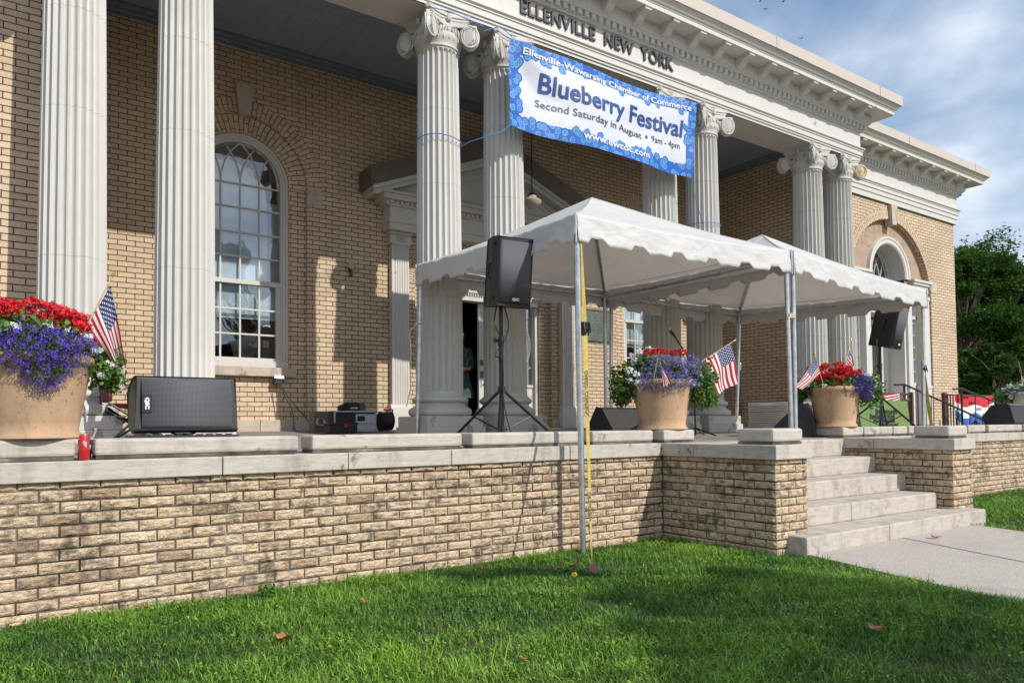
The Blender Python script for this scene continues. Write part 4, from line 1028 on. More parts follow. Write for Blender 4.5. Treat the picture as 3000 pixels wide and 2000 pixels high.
def btext(body, u0, u1, v0, v1, mat, off=0, curve=0, d=.006):
    m = text_mb(body, 1., 0, 1, off, 'LEFT', 1.0)
    bm_ = bmesh.new(); vv = [bm_.verts.new(q) for q in m.v]
    for f_ in m.f:
        try: bm_.faces.new([vv[k] for k in f_])
        except ValueError: pass
    bmesh.ops.triangulate(bm_, faces=bm_.faces[:])
    for _ in range(3):
        le = [e for e in bm_.edges if e.calc_length() > .16]
        if not le: break
        bmesh.ops.subdivide_edges(bm_, edges=le, cuts=1); bmesh.ops.triangulate(bm_, faces=bm_.faces[:])
    bm_.verts.index_update(); m = MB().add([tuple(q.co) for q in bm_.verts], [tuple(k.index for k in f_.verts) for f_ in bm_.faces]); bm_.free()
    xs = [q[0] for q in m.v]; ys = [q[1] for q in m.v]; x0, x1 = min(xs), max(xs)
    yb, yt = -.0, .72
    # cut long faces so the letters follow the cloth
    def f(v):
        u = u0+(u1-u0)*(v.x-x0)/(x1-x0); w = v0+(v1-v0)*(v.y-yb)/(yt-yb)+curve*math.sin(math.pi*u)
        return BP(u, w, d)
    m.xf(f); obj('lettering', m, mat, bn, wld=True)
btext('Ellenville-Wawarsing Chamber of Commerce', .055, .965, .868, .945, 'banner_white', .012, -.01, .009)
btext('Blueberry Festival', .135, .925, .50, .72, 'banner_blue', .022)
btext('Second Saturday in August', .125, .685, .325, .415, 'banner_dark', .010)
btext('9am - 4pm', .745, .915, .335, .42, 'banner_dark', .006)
mb = MB(); cpt = BP(.715, .375, .006); mb.add([cpt]+[BP(.715+.008*math.cos(a/12*6.2832), .375+.024*math.sin(a/12*6.2832), .006) for a in range(12)], [(0, 1+(a+1) % 12, 1+a) for a in range(12)]); obj('lettering', mb, 'banner_blue', bn, wld=True)
btext('www.ewcoc.com', .345, .725, .085, .175, 'banner_white', .012, 0, .009)
# blue cords
def cord(label, pts, r=.006, mat='rope_blue', name='cord', cat='rope', grp=None):
    o = thing(name, label, cat, pts[0], group=grp); obj('line', MB().tube(pts, r, 6), mat, o, smooth=True, wld=True); return o
c1x = .5405+.9527*4; cz_ = 3.57
ring_ = [(c1x+.283*math.cos(a), 7.62+.283*math.sin(a), 3.585+.015*math.sin(a*2)) for a in [R(q) for q in range(-20, 341, 15)]]
cord('blue cord tied round the third column and pulled to the banner\'s lower left corner', ring_+[(c1x+.27, 7.36, 3.58), (4.70, 7.25, 3.60), (4.95, 7.12, 3.70), (5.035, 7.08, 3.785)])
cord('blue cord from the third column\'s capital to the banner\'s upper left corner', [(c1x-.30, 7.35, 5.05), (c1x-.05, 7.22, 5.0), (c1x+.40, 7.22, 4.97), (4.75, 7.2, 4.90), (4.95, 7.16, 5.0), (5.073, 7.08, 4.873)])
c2x = .5405+.9527*9
cord('blue cord round the sixth column below the banner\'s lower right corner', [(8.302, 7.1, 3.76), (8.45, 7.2, 3.55), (8.7, 7.3, 3.28)]+[(c2x+.28*math.cos(a), 7.62+.28*math.sin(a), 3.27-.0*a) for a in [R(q) for q in range(220, 590, 20)]])
cord('blue cord knotted from the banner\'s upper right corner to the fifth column', [(8.361, 7.1, 4.857), (8.5, 7.2, 4.93), (8.75, 7.25, 5.04)])
# ================================================================= SPEAKERS
simple('grille', (.05, .052, .058), .45, .3, var=.1)
def grille_mat():
    b = NB('grille'); uv = b.coord('UV'); v = b.mapv(uv, (1, 1, 1))
    vo = b.n('ShaderNodeTexVoronoi'); vo.voronoi_dimensions = '2D'; vo.inputs['Scale'].default_value = 130; vo.inputs['Randomness'].default_value = 0.; b.L.new(v, vo.inputs['Vector'])
    col = b.ramp(vo.outputs['Distance'], [(.22, (.02, .02, .024)), (.42, (.115, .118, .135))]); MAT['grille'] = b.fin(col, .75, 0)
grille_mat()
def speaker(label, loc, rz, rx=0, ry=0, h=.60, w=.36, d=.34, grp='powered loudspeakers and monitors', lying=False, cab='black_plastic', logo=True):
    t = thing('loudspeaker', label, 'speaker', loc, group=grp); t.rotation_mode = 'XYZ'
    M_ = (Matrix.Rotation(rz, 4, 'Z') @ Matrix.Rotation(rx, 4, 'X') @ Matrix.Rotation(ry, 4, 'Y')); t.rotation_euler = M_.to_euler('XYZ'); bpy.context.view_layer.update()
    hw = w/2
    plan = [(-hw, -d*.42), (-hw+.012, -d*.46), (hw-.012, -d*.46), (hw, -d*.42), (hw, -d*.1), (hw*.62, d*.5), (-hw*.62, d*.5), (-hw, -d*.1)]
    obj('cabinet', MB().prism(plan, 'z', 0, h), cab, t, bevel=.012)
    g = [[(-hw+.014+(w-.028)*i/12, -d*.465-.022*math.sin(math.pi*i/12)**.6, z) for z in (.03, h-.03)] for i in range(13)]
    obj('grille', MB().grid(g), 'grille', t, smooth=True, ang=180, solid=.004)
    if logo:
        pl = obj('badge', MB().box(-.055, .055, -d*.465-.030, -d*.465-.02, .030, .085), 'black_metal', t)
        m = text_mb('QSC', .030, .0005, 1.2, .002, 'CENTER'); m.xf(lambda v: Vector((v.x, -d*.465-.0315-v.z, .048+v.y))); obj('lettering', m, 'banner_white', pl)
    for sg in (-1, 1): obj('handle', MB().tube([(sg*(hw*.98), -.02, h*.38), (sg*(hw+.006), .0, h*.42), (sg*(hw+.006), .0, h*.58), (sg*hw*.98, -.02, h*.62)], .008, 6), 'black_metal', t)
    for q in (.1, .9):
        obj('foot', MB().box(-hw-.006, -hw+.004, -d*.3, -d*.22, h*q-.015, h*q+.015), 'black_metal', t)
    return t
def tripod(label, x, y, htop, hub, rot, leg=.62):
    t = thing('speaker_stand', label, 'speaker stand', (x, y, floorz(y)), group='tripod speaker stands')
    z0 = floorz(y); hub -= z0; htop -= z0
    obj('pole', MB().tube([(0, 0, .04), (0, 0, hub+.47)], .0215, 14), 'black_metal', t, smooth=True); obj('upper_pole', MB().tube([(0, 0, hub+.42), (0, 0, htop)], .0185, 14), 'black_metal', t, smooth=True)
    obj('collar', MB().tube([(0, 0, hub-.035), (0, 0, hub+.035)], .036, 14), 'black_plastic', t); m = MB().tube([(0, 0, hub+.40), (0, 0, hub+.49)], .028, 14); m.tube([(-.02, 0, hub+.45), (-.075, -.01, hub+.45)], [.008, .022], 8); obj('clamp', m, 'black_plastic', t)
    obj('hub', MB().tube([(0, 0, .10), (0, 0, .15)], .032, 12), 'black_plastic', t)
    for k in range(3):
        a = rot+k*2*math.pi/3; c_, s_ = math.cos(a), math.sin(a)
        l = obj('leg', MB().tube([(.03*c_, .03*s_, hub-.01), (leg*c_, leg*s_, .015)], .0135, 10), 'black_metal', t, smooth=True)
        obj('rubber_foot', MB().tube([(leg*c_*.97, leg*s_*.97, .04), (leg*c_*1.02, leg*s_*1.02, .0)], .018, 8), 'black_plastic', l)
        obj('brace', MB().tube([(.03*c_, .03*s_, .12), (.5*leg*c_, .5*leg*s_, hub*.5)], .0075, 8), 'black_metal', t)
    return t
tripod('black tripod stand left of the tents under a loudspeaker', 3.785, 5.5, 1.27, .50, R(-8), .60)
speaker('black loudspeaker on the tripod stand before the near tent edge', (3.80, 5.46, 1.262), R(-4), R(7))
tripod('black tripod stand right of the tents beside the right planter', 10.31, 5.5, 1.27, .52, R(20), .62)
speaker('black loudspeaker on the tripod stand under the right tent corner', (10.36, 5.46, 1.245), R(8), R(13), h=.60)
simple('worn_cabinet', (.20, .19, .17), .6, var=.4)
speaker('big grey-grilled loudspeaker lying on its side on the coping, beside the left planter', (.697, 5.13, .318), 0, R(-5), R(90), h=.595, w=.345, d=.34)
mb = MB(); t = thing('pallet_strip', 'slotted black strip under the lying loudspeaker', 'mat', (1.0, 5.05, .123)); mb.box(-.34, .30, -.13, .1, 0, .012)
for i in range(10): mb.box(-.32+.06*i, -.285+.06*i, -.132, -.1, .012, .02)
obj('strip', mb, 'black_plastic', t)
def wedge(label, loc, rz, w=.6, prof=None):
    t = thing('floor_monitor', label, 'speaker', loc, rz, group='powered loudspeakers and monitors')
    prof = prof or [(.20, 0), (.24, .10), (.06, .33), (-.05, .345), (-.25, .06), (-.20, 0)]
    o = obj('cabinet', MB().prism(prof, 'x', -w/2, w/2), 'black_plastic', t, bevel=.012)
    a, b_ = Vector((0, *prof[3])), Vector((0, *prof[4])); n_ = Vector((0, -(a.z-b_.z), (a.y-b_.y))).normalized()*.004
    n_ = Vector((0, -abs(a.z-b_.z), abs(a.y-b_.y))).normalized()*.006
    a2 = a.lerp(b_, .06)+n_; b2 = a.lerp(b_, .94)+n_
    obj('grille', MB().add([(-w/2+.03, a2.y, a2.z), (w/2-.03, a2.y, a2.z), (w/2-.03, b2.y, b2.z), (-w/2+.03, b2.y, b2.z)], [(0, 1, 2, 3)]), 'grille', t, solid=.004)
    m = MB()
    for yy in (-.02, .05): m.tube([(-w/2-.003, yy, .13), (-w/2+.01, yy, .13)], .018, 10)
    obj('port', m, 'black_metal', t); return t
wedge('black floor monitor on the terrace left of the middle planter', (5.93, 6.2, floorz(6.2)), R(180-3), w=.62)
w3 = wedge('black floor monitor turned sideways between the twin poles and the right planter', (8.28, 5.42, .012), R(24), w=.56, prof=[(.27, 0), (.31, .09), (.0, .40), (-.03, .41), (-.19, .12), (-.19, 0)])
wedge('black floor monitor on the coping before the white planter, far right', (13.38, 5.12, .122), R(3), w=.62, prof=[(.20, 0), (.24, .12), (.10, .31), (-.10, .33), (-.16, .29), (-.22, .03), (-.20, 0)])
def cable(label, pts, r=.006, grp='black cables'):
    o = thing('cable', label, 'cable', pts[0], group=grp); obj('line', MB().tube(pts, r, 6), 'black_plastic', o, smooth=True, wld=True)
def smooth_pts(P, n=8):
    P = [Vector(p) for p in P]; out = []
    for i in range(len(P)-1):
        p0, p1, p2, p3 = P[max(i-1, 0)], P[i], P[i+1], P[min(i+2, len(P)-1)]
        for k in range(n):
            t = k/n; out.append(.5*((2*p1)+(-p0+p2)*t+(2*p0-5*p1+4*p2-p3)*t*t+(-p0+3*p1-3*p2+p3)*t**3))
    out.append(P[-1]); return out
cable('thin black cables hanging from the near loudspeaker down its tripod stand', smooth_pts([(3.74, 5.5, 1.27), (3.68, 5.45, 1.1), (3.76, 5.46, .95), (3.74, 5.47, .8), (3.77, 5.47, .6), (3.80, 5.46, .3), (3.90, 5.45, .05), (4.1, 5.4, .03)]))
cable('second black cable looped at the near tripod stand clamp', smooth_pts([(3.80, 5.47, 1.27), (3.82, 5.43, 1.1), (3.79, 5.45, .95), (3.70, 5.45, .84), (3.69, 5.45, .80), (3.75, 5.45, .78), (3.78, 5.46, .62), (3.76, 5.46, .4)]))
cable('thin cable drooping from the right loudspeaker to its stand', smooth_pts([(10.15, 5.45, 1.35), (10.08, 5.42, 1.15), (10.2, 5.45, .95), (10.27, 5.46, .85), (10.22, 5.45, .6), (10.1, 5.4, .3), (9.95, 5.3, .03)]))
cable('black cable running from the wall outlet down to the equipment rack', smooth_pts([(3.24, 10.2, .80), (3.30, 10.1, .65), (3.42, 9.9, .42), (3.55, 9.7, .2), (3.62, 9.6, .12), (3.75, 9.5, .125)]), .007)
cable('second black cable dropping from the wall outlet to the floor', smooth_pts([(3.22, 10.2, .80), (3.30, 10.12, .6), (3.36, 10.05, .45), (3.38, 10., .3), (3.40, 9.95, .13), (3.6, 9.7, .12)]), .005)
def coil(label, c, r, n, seed):
    rr = random.Random(seed); pts = []
    for i in range(n*10):
        a = i/10*6.2832; q = r*(.6+.5*rr.random()); pts.append((c[0]+q*math.cos(a)*1.4, c[1]+q*math.sin(a), c[2]+.01+.03*rr.random()))
    cable(label, smooth_pts(pts, 3), .006)
coil('tangle of black cables on the terrace right of the near tripod', (4.9, 6.6, floorz(6.6)), .22, 5, 1)
coil('small tangle of black cables behind the sideways floor monitor', (8.62, 5.45, .015), .10, 4, 2)
coil('loose black cables along the column bases behind the near tripod', (5.9, 7.0, floorz(7.)), .2, 3, 3)
# ================================================================= MICROPHONES
t = thing('microphone_stand', 'black boom microphone stand behind the middle planter', 'microphone stand', (6.98, 6.0, floorz(6)), group='microphone stands')
obj('pole', MB().tube([(0, 0, .01), (0, 0, .86)], .011, 10), 'black_metal', t, smooth=True); obj('boom_arm', MB().tube([(.06, 0, .80), (-.10, 0, .95), (-.33, 0, 1.19)], .010, 10), 'black_metal', t, smooth=True)
for k in range(3): a = k*2.094+.4; obj('leg', MB().tube([(0, 0, .10), (.34*math.cos(a), .34*math.sin(a), .012)], .009, 8), 'black_metal', t)
m = MB().tube([(-.33, 0, 1.19), (-.41, 0, 1.255)], [.013, .02], 12); o = obj('microphone', m, 'black_plastic', t, smooth=True); obj('mesh_head', MB().lathe([(.001, -.025), (.02, -.02), (.026, 0), (.02, .02), (.001, .026)], 14).xf(lambda v: v+Vector((-.435, 0, 1.275))) or MB(), 'galvanised', o) if False else None
m = MB().lathe([(.001, -.026), (.018, -.02), (.026, 0), (.018, .02), (.001, .026)], 14); m.xf(lambda v: v+Vector((-.432, 0, 1.272))); obj('mesh_head', m, 'galvanised', o, smooth=True)
t = thing('microphone_stand', 'thin straight microphone stand at the porch\'s right brick wall', 'microphone stand', (10.34, 7.9, floorz(7.9)), group='microphone stands')
obj('pole', MB().tube([(0, 0, .01), (0, 0, 1.0)], .009, 10), 'black_metal', t, smooth=True); m = MB().lathe([(.001, 0), (.1, 0), (.1, .015), (.02, .03), (.001, .03)], 16); obj('base_plate', m, 'black_metal', t)
m = MB().tube([(0, 0, 1.0), (0, 0, 1.08)], .015, 10); m.lathe([(.001, 1.07), (.022, 1.085), (.026, 1.105), (.018, 1.125), (.001, 1.13)], 12); obj('microphone', m, 'galvanised', t, smooth=True)
m = MB().tube([(-.04, 0, .52), (.04, 0, .52)], .012, 8); obj('clamp', m, 'black_plastic', t)
# ================================================================= EQUIPMENT NEAR THE WALL
x0, y0, z0 = 3.70, 9.3, floorz(9.3)
t = thing('equipment_rack', 'silver-edged audio rack case with a boombox on top', 'audio rack', (x0+.28, y0, z0))
m = MB().box(-.27, .31, .02, .42, .02, .29); obj('case', m, 'black_plastic', t, bevel=.006)
m = MB()
for z in (.02, .28): m.box(-.28, .32, 0, .03, z-.008, z+.008)
for x in (-.28, .31): m.box(x-.008, x+.008, 0, .03, .02, .29)
m.box(-.27, .31, .0, .03, .105, .117); m.box(.02, .31, .0, .03, .235, .245); obj('trim', m, 'case_trim', t)
obj('panel', MB().box(-.26, .30, .008, .02, .03, .10), 'case_trim', t); obj('mixer', MB().box(.02, .30, .003, .018, .12, .235), 'case_trim', t); obj('screen', MB().box(.04, .15, -.001, .002, .15, .22), 'dark_room', t)
m = MB()
for i in range(6): m.tube([(.05+.02*i, -.006, .135), (.05+.02*i, .004, .135)], .006, 8)
for z in (.14, .17, .20): m.tube([(.20, -.006, z), (.20, .004, z)], .007, 8); m.tube([(.25, -.006, z), (.25, .004, z)], .007, 8)
obj('knob', m, 'banner_white', t)
m = MB()
for z in (.045, .07): m.box(.03, .12, .004, .009, z, z+.012)
obj('display', m, 'banner_white', t)
t = thing('boombox', 'rounded black portable stereo sitting on the equipment rack', 'stereo', (4.02, 9.48, z0+.292))
pr = [(-.19+.38*i/16, .115*math.sin(math.pi*(.12+.76*i/16))**.6) for i in range(17)]; obj('body', MB().prism([(-.18, 0)]+pr+[(.18, 0)], 'y', -.07, .07), 'black_plastic', t, bevel=.012)
for sx in (-.12, .12): m = MB().lathe([(.001, .004), (.03, .006), (.045, 0), (.048, .008)], 20); m.xf(lambda v: Vector((sx+v.x, -.072-v.z, .06+v.y))); obj('speaker_cone', m, 'black_metal', t, smooth=True)
obj('display', MB().box(-.05, .05, -.076, -.07, .03, .045), 'banner_white', t)
t = thing('toolbox', 'small black toolbox in front of the audio rack', 'toolbox', (3.66, 9.0, floorz(9.)))
obj('body', MB().box(-.19, .19, -.1, .1, 0, .10), 'black_plastic', t, bevel=.01); obj('lid', MB().box(-.20, .20, -.11, .11, .102, .135), 'black_plastic', t, bevel=.01); obj('latch', MB().box(.0, .05, -.118, -.108, .07, .115), 'red_plastic', t)
t = thing('cable_box', 'open grey box of coiled leads left of the audio rack', 'box', (3.52, 9.42, z0)); obj('box', MB().box(-.10, .10, -.1, .1, 0, .28), 'brown_flashing', t, bevel=.006)
m = MB()
for q in range(4): m.tube([(-.02+.05*math.cos(a/10*6.28), -.11-.01*q, .14+.05*math.sin(a/10*6.28)) for a in range(11)], .007, 5)
obj('lead', m, 'galvanised', t)
t = thing('cable_reel', 'black cable reel on a bent tube frame beside the audio rack', 'cable reel', (4.46, 9.35, z0))
m = MB().lathe([(.03, -.085), (.13, -.085), (.13, -.075), (.085, -.07), (.085, .07), (.13, .075), (.13, .085), (.03, .085)], 28); m.xf(lambda v: Vector((v.z, v.y, .15+v.x))); obj('drum', m, 'black_plastic', t, smooth=True, ang=40)
m = MB().lathe([(.04, -.068), (.118, -.066), (.122, 0), (.118, .066), (.04, .068)], 28); m.xf(lambda v: Vector((v.z, v.y, .15+v.x))); obj('wound_cable', m, 'black_plastic', t, smooth=True)
obj('frame', MB().tube([(-.06, .1, .02), (.1, .1, .02), (.13, .03, .15), (.11, 0, .31), (-.02, 0, .31)], .011, 8), 'black_metal', t, smooth=True); obj('grip', MB().tube([(-.02, 0, .31), (.06, 0, .31)], .017, 8), 'red_plastic', t)
t = thing('outdoor_outlet', 'grey weatherproof socket with plugs on the brick wall under the arched window', 'outlet', (3.24, 10.27, .79)); obj('housing', MB().box(-.06, .06, -.05, .03, 0, .08), 'black_plastic', t, bevel=.006); obj('cover', MB().hexa([(-.065, -.08, .08), (.065, -.08, .08), (.065, .03, .08), (-.065, .03, .08)], [(-.055, -.07, .11), (.055, -.07, .11), (.055, .03, .125), (-.055, .03, .125)]), 'bright_metal', t)
t = thing('wall_sconce', 'small wall lamp with a round amber disc and a short black stem', 'lamp', (4.333, 10.28, 2.42)); m = MB().lathe([(.001, -.02), (.05, -.02), (.058, 0), (.05, .012), (.001, .02)], 24); m.xf(lambda v: Vector((v.x, -.05-v.z, .17+v.y))); obj('disc', m, 'yellow_scroll', t, smooth=True)
m = MB().tube([(0, -.03, 0), (0, -.03, .11)], .022, 10); m.box(-.02, .02, -.04, .02, .10, .17); obj('stem', m, 'black_metal', t)
t = thing('pendant_lamp', 'bowl-shaped porch lamp hanging on a chain before the door pediment', 'lamp', (6.80, 9., 3.55))
m = MB().lathe([(.001, -.02), (.06, -.005), (.11, .03), (.145, .075), (.15, .10), (.14, .115), (.10, .13), (.075, .165), (.07, .185), (.001, .19)], 32); obj('shade', m, 'lamp_glass' if 'lamp_glass' in MAT else simple('lamp_glass', (.42, .36, .29), .3), t, smooth=True)
obj('canopy', MB().lathe([(.001, .18), (.075, .185), (.06, .21), (.03, .235), (.001, .24)], 20), 'black_metal', t, smooth=True)
m = MB()
for i in range(38):
    z = .24+i*.046; a = (i % 2)*math.pi/2
    m.tube([(.011*math.cos(a)*math.cos(q/8*6.2832), .011*math.sin(a)*math.cos(q/8*6.2832), z+.03*math.sin(q/8*6.2832)) for q in range(9)], .0045, 5)
obj('chain', m, 'black_metal', t)
# plaque
def bronze():
    b = NB('bronze'); co = b.coord(); n = b.noise(co, 9, 6, .7); MAT['bronze'] = b.fin(b.ramp(n, [(.35, (.085, .10, .085)), (.55, (.13, .16, .14)), (.8, (.22, .33, .29))]), .5, .3, b.bump(b.noise(co, 60, 4), .3, .003))
bronze()
t = thing('bronze_plaque', 'green weathered bronze plaque on the bricks right of the door', 'plaque', (9.31, 10.29, 1.745)); obj('plate', MB().box(-.33, .33, -.02, .01, 0, .60), 'bronze', t, bevel=.004)
m = MB()
for a in ((-.33, .33, .0, .03), (-.33, .33, .57, .60), (-.33, -.30, .03, .57), (.30, .33, .03, .57)): m.box(a[0], a[1], -.035, -.018, a[2], a[3])
obj('rim', m, 'bronze', t)
simple('bronze_high', (.24, .30, .26), .45, .3)
m = MB(); rr = random.Random(5)
def raised(xa, xb, z, h, arc=0):      # worn raised letters, no longer readable
    x = xa
    while x < xb:
        w_ = h*rr.uniform(.35, .65); zz = z-arc*((x)/.25)**2
        if rr.random() > .14:
            m.box(x, x+w_*.25, -.024, -.019, zz, zz+h)
            if rr.random() > .4: m.box(x, x+w_*.8, -.024, -.019, zz+h*.42, zz+h*.55)
            if rr.random() > .5: m.box(x+w_*.6, x+w_*.8, -.024, -.019, zz, zz+h)
        x += w_*1.1
raised(-.24, .24, .49, .040, .06); raised(-.14, .16, .425, .034); raised(-.18, .18, .375, .014)
for z in (.32, .285, .25, .215, .18, .145): raised(-.17+.03*rr.random(), .17, z, .018)
raised(-.22, -.08, .085, .016); raised(.02, .22, .075, .014)
obj('lettering', m, 'bronze_high', t)
# ================================================================= PLANTERS AND FLOWERS
def tri_leaves(mb, pts, size, rr, up=.3, asp=.6, shape='leaf', rv=None):
    """many small leaf or petal faces at the given points"""
    for p in pts:
        s_ = size*rr.uniform(.6, 1.25)
        n_ = Vector((rr.gauss(0, 1), rr.gauss(0, 1), rr.gauss(0, 1)+up)).normalized(); a = n_.orthogonal().normalized()
        a.rotate(Matrix.Rotation(rr.uniform(0, 6.28), 3, n_)); b_ = n_.cross(a)
        P = Vector(p)
        if shape == 'leaf':
            v = [P-a*s_*.5, P+b_*s_*asp*.5-n_*s_*.06, P+a*s_*.5+n_*s_*.05, P-b_*s_*asp*.5-n_*s_*.06]; mb.add(v, [(0, 1, 2, 3)])
            k = 1
        elif shape == 'round':
            v = [P+(a*math.cos(q*1.0472)+b_*math.sin(q*1.0472))*s_*.5+n_*(.12*s_*(q % 2)) for q in range(6)]; mb.add(v, [(0, 1, 2, 3, 4, 5)]); k = 1
        else:   # flower of three to five petals
            k = 3 if shape == 'tri' else 5; v = []; f = []
            for q in range(k):
                t0 = q*6.2832/k; c1 = a*math.cos(t0)+b_*math.sin(t0); c2 = a*math.cos(t0+.9)+b_*math.sin(t0+.9); c3 = a*math.cos(t0+.45)+b_*math.sin(t0+.45)
                o = len(v); v += [P, P+c1*s_*.42, P+c3*s_*.55+n_*s_*.1, P+c2*s_*.42]; f.append((o, o+1, o+2, o+3))
            mb.add(v, f)
        r_ = rr.random() if rv is None else rv
        mb.r.extend([r_]*k)
def in_ell(c, r, n, rr, shell=.55):
    out = []
    for _ in range(n):
        d = Vector((rr.gauss(0, 1), rr.gauss(0, 1), rr.gauss(0, 1))).normalized(); q = rr.uniform(shell, 1.)**.6*(1+.45*_ns.noise(Vector((d.x*2.2+c[0]*9, d.y*2.2+c[1]*9, d.z*2.2+c[2]*9)))+.18*rr.gauss(0, 1)*(rr.random() < .25))
        out.append((c[0]+d.x*r[0]*q, c[1]+d.y*r[1]*q, c[2]+d.z*r[2]*q))
    return out
POT = [(.001, 0), (.232, 0), (.246, .008), (.240, .026), (.224, .05), (.232, .10), (.252, .22), (.275, .36), (.288, .425), (.300, .432), (.312, .448), (.312, .475), (.300, .488), (.272, .488), (.26, .44), (.001, .43)]
def planter(label, loc, greens, heads, lob, whites, seed, mat='terracotta', lobmat='purple_petal', scale=1., rz=0.):
    rr = random.Random(seed); t = thing('planter', label, 'planter', loc, rz, group='flower planters on the coping')
    obj('pot', MB().lathe([(r*scale, z*scale) for r, z in POT], 56, rfun=lambda a: 1+.006*math.sin(a*3+seed)), mat, t, smooth=True, ang=60)
    obj('soil', MB().lathe([(.001, .44*scale), (.27*scale, .44*scale), (.27*scale, .455*scale), (.001, .47*scale)], 24), 'soil', t)
    mb = MB(); mb.r = []; fine = MB(); fine.r = []
    for c, r, n in greens: tri_leaves(mb, in_ell(c, r, int(n*1.9), rr, .25), .030, rr, .6, .8, 'round')
    st = MB()
    red = MB(); red.r = []
    for c, r in heads:
        for p in in_ell(c, (r, r, r*.7), int(90*(r/.05)**2), rr, .75): tri_leaves(red, [p], .026, rr, .5, .8, 'five')
        st.tube([(c[0]*.55, c[1]*.55, .46), (c[0]*.85, c[1]*.85, c[2]-.1), c], .004, 5, caps=False)
    pur = MB(); pur.r = []
    for c, r, n in lob:
        tri_leaves(pur, in_ell(c, r, n, rr, .8), .017, rr, .1, .7, 'tri')
        tri_leaves(fine, in_ell(c, tuple(q*.95 for q in r), int(n*2.2), rr, .3), .022, rr, .3, .3)
    wh = MB(); wh.r = []
    for c, r in whites:
        for p in in_ell(c, (r, r, r*.8), int(58*(r/.04)**2), rr, .7): tri_leaves(wh, [p], .024, rr, .4, .9, 'five')
    for _ in range(26):      # trailing stems over the rim
        a = rr.uniform(0, 6.283); r0 = .29*scale; L_ = rr.uniform(.06, .20); o_ = rr.uniform(.03, .12)
        p_ = [Vector((r0*math.cos(a)*(1+o_*k/3*1.6), r0*math.sin(a)*(1+o_*k/3*1.6), .50*scale+.03-L_*(k/3)**1.6)) for k in range(4)]
        st.tube(p_, .0022, 4, caps=False); tri_leaves(mb, [p_[k].lerp(p_[k+1], rr.random()) for k in range(3) for _ in range(3)], .024, rr, .3, .6)
    obj('foliage', mb, 'pot_leaf', t)
    if fine.f: obj('fine_foliage', fine, 'fine_leaf', t)
    obj('stems', st, 'pot_leaf', t)
    if red.f: obj('red_blooms', red, 'red_petal', t)
    if pur.f: obj('purple_blooms', pur, lobmat, t)
    if wh.f: obj('white_blooms', wh, 'white_petal', t)
    return t
rr = random.Random(3)
h1 = [((-.32+.62*rr.random(), -.20+.40*rr.random(), .64+.12*rr.random()), .042+.018*rr.random()) for _ in range(15)]+[((-.02, -.12, .77), .055), ((.06, -.1, .76), .05), ((-.25, -.18, .72), .07), ((-.14, -.2, .72), .065), ((.16, -.05, .73), .06), ((.24, .0, .68), .055), ((.30, -.02, .58), .04), ((.27, -.10, .55), .03)]
planter('large terracotta planter at the left edge with red geraniums above a purple lobelia cascade', (.175, 5.07, .122),
    [((0, 0, .55), (.30, .28, .15), 620), ((-.30, -.12, .42), (.13, .12, .26), 420), ((.33, -.02, .44), (.14, .12, .12), 330), ((.40, .05, .36), (.10, .10, .09), 150), ((-.25, -.22, .60), (.14, .1, .09), 180), ((-.05, -.2, .64), (.3, .12, .05), 160)],
    h1, [((.0, -.27, .50), (.22, .12, .13), 1900), ((.04, -.30, .40), (.12, .07, .12), 620), ((.20, -.2, .54), (.10, .08, .06), 260)],
    [((-.30, -.22, .52), .035), ((-.27, -.2, .43), .03), ((.25, -.12, .60), .035), ((.36, -.02, .50), .04), ((.42, -.02, .42), .04), ((.47, .02, .33), .025), ((.30, -.12, .52), .03), ((.38, -.08, .44), .03), ((.33, -.1, .38), .025), ((-.10, -.27, .62), .025), ((.05, -.26, .64), .025), ((-.18, -.26, .60), .03)], 1)
planter('terracotta planter at the left of the steps with pale purple lobelia and white flowers', (5.40, 5.06, .122),
    [((0, 0, .56), (.30, .28, .12), 420), ((-.34, -.05, .46), (.16, .16, .20), 620), ((-.40, -.04, .34), (.10, .12, .12), 220), ((.38, .0, .44), (.15, .14, .22), 620), ((.44, .0, .30), (.10, .1, .1), 160), ((-.15, -.08, .66), (.14, .12, .08), 180)],
    [((-.12, -.08, .76), .05), ((-.04, -.05, .77), .05), ((.02, .0, .77), .04), ((.20, .0, .76), .045), ((.12, .1, .77), .04), ((-.30, -.08, .66), .022), ((-.27, .02, .68), .022)],
    [((.08, -.14, .54), (.28, .17, .17), 2500), ((.0, -.26, .46), (.22, .09, .11), 700), ((.30, .02, .60), (.13, .1, .13), 420), ((.45, .02, .40), (.04, .1, .15), 120)],
    [((-.20, -.10, .76), .04), ((-.12, -.02, .79), .035), ((-.28, -.08, .73), .035), ((-.16, -.05, .73), .035), ((-.07, -.05, .74), .035), ((-.26, -.12, .66), .035), ((-.31, -.18, .58), .035), ((-.24, -.22, .54), .03), ((-.22, -.24, .46), .035), ((-.42, -.1, .50), .03), ((-.44, -.08, .42), .03), ((-.30, -.2, .48), .03), ((.33, -.05, .60), .035), ((.36, -.08, .54), .035), ((.34, -.1, .44), .03), ((.42, -.02, .46), .025), ((-.38, -.15, .40), .025), ((-.2, -.23, .40), .022)], 2, lobmat='pale_purple_petal', rz=R(-46))
rr = random.Random(9)
h3 = [((-.27+.55*rr.random(), -.18+.34*rr.random(), .58+.16*rr.random()), .045+.015*rr.random()) for _ in range(22)]+[((-.10, -.12, .74), .05), ((.05, -.1, .75), .055), ((.15, -.1, .70), .055), ((.26, -.08, .66), .04), ((.0, -.26, .50), .04), ((.06, -.22, .58), .05), ((-.05, -.2, .62), .055)]
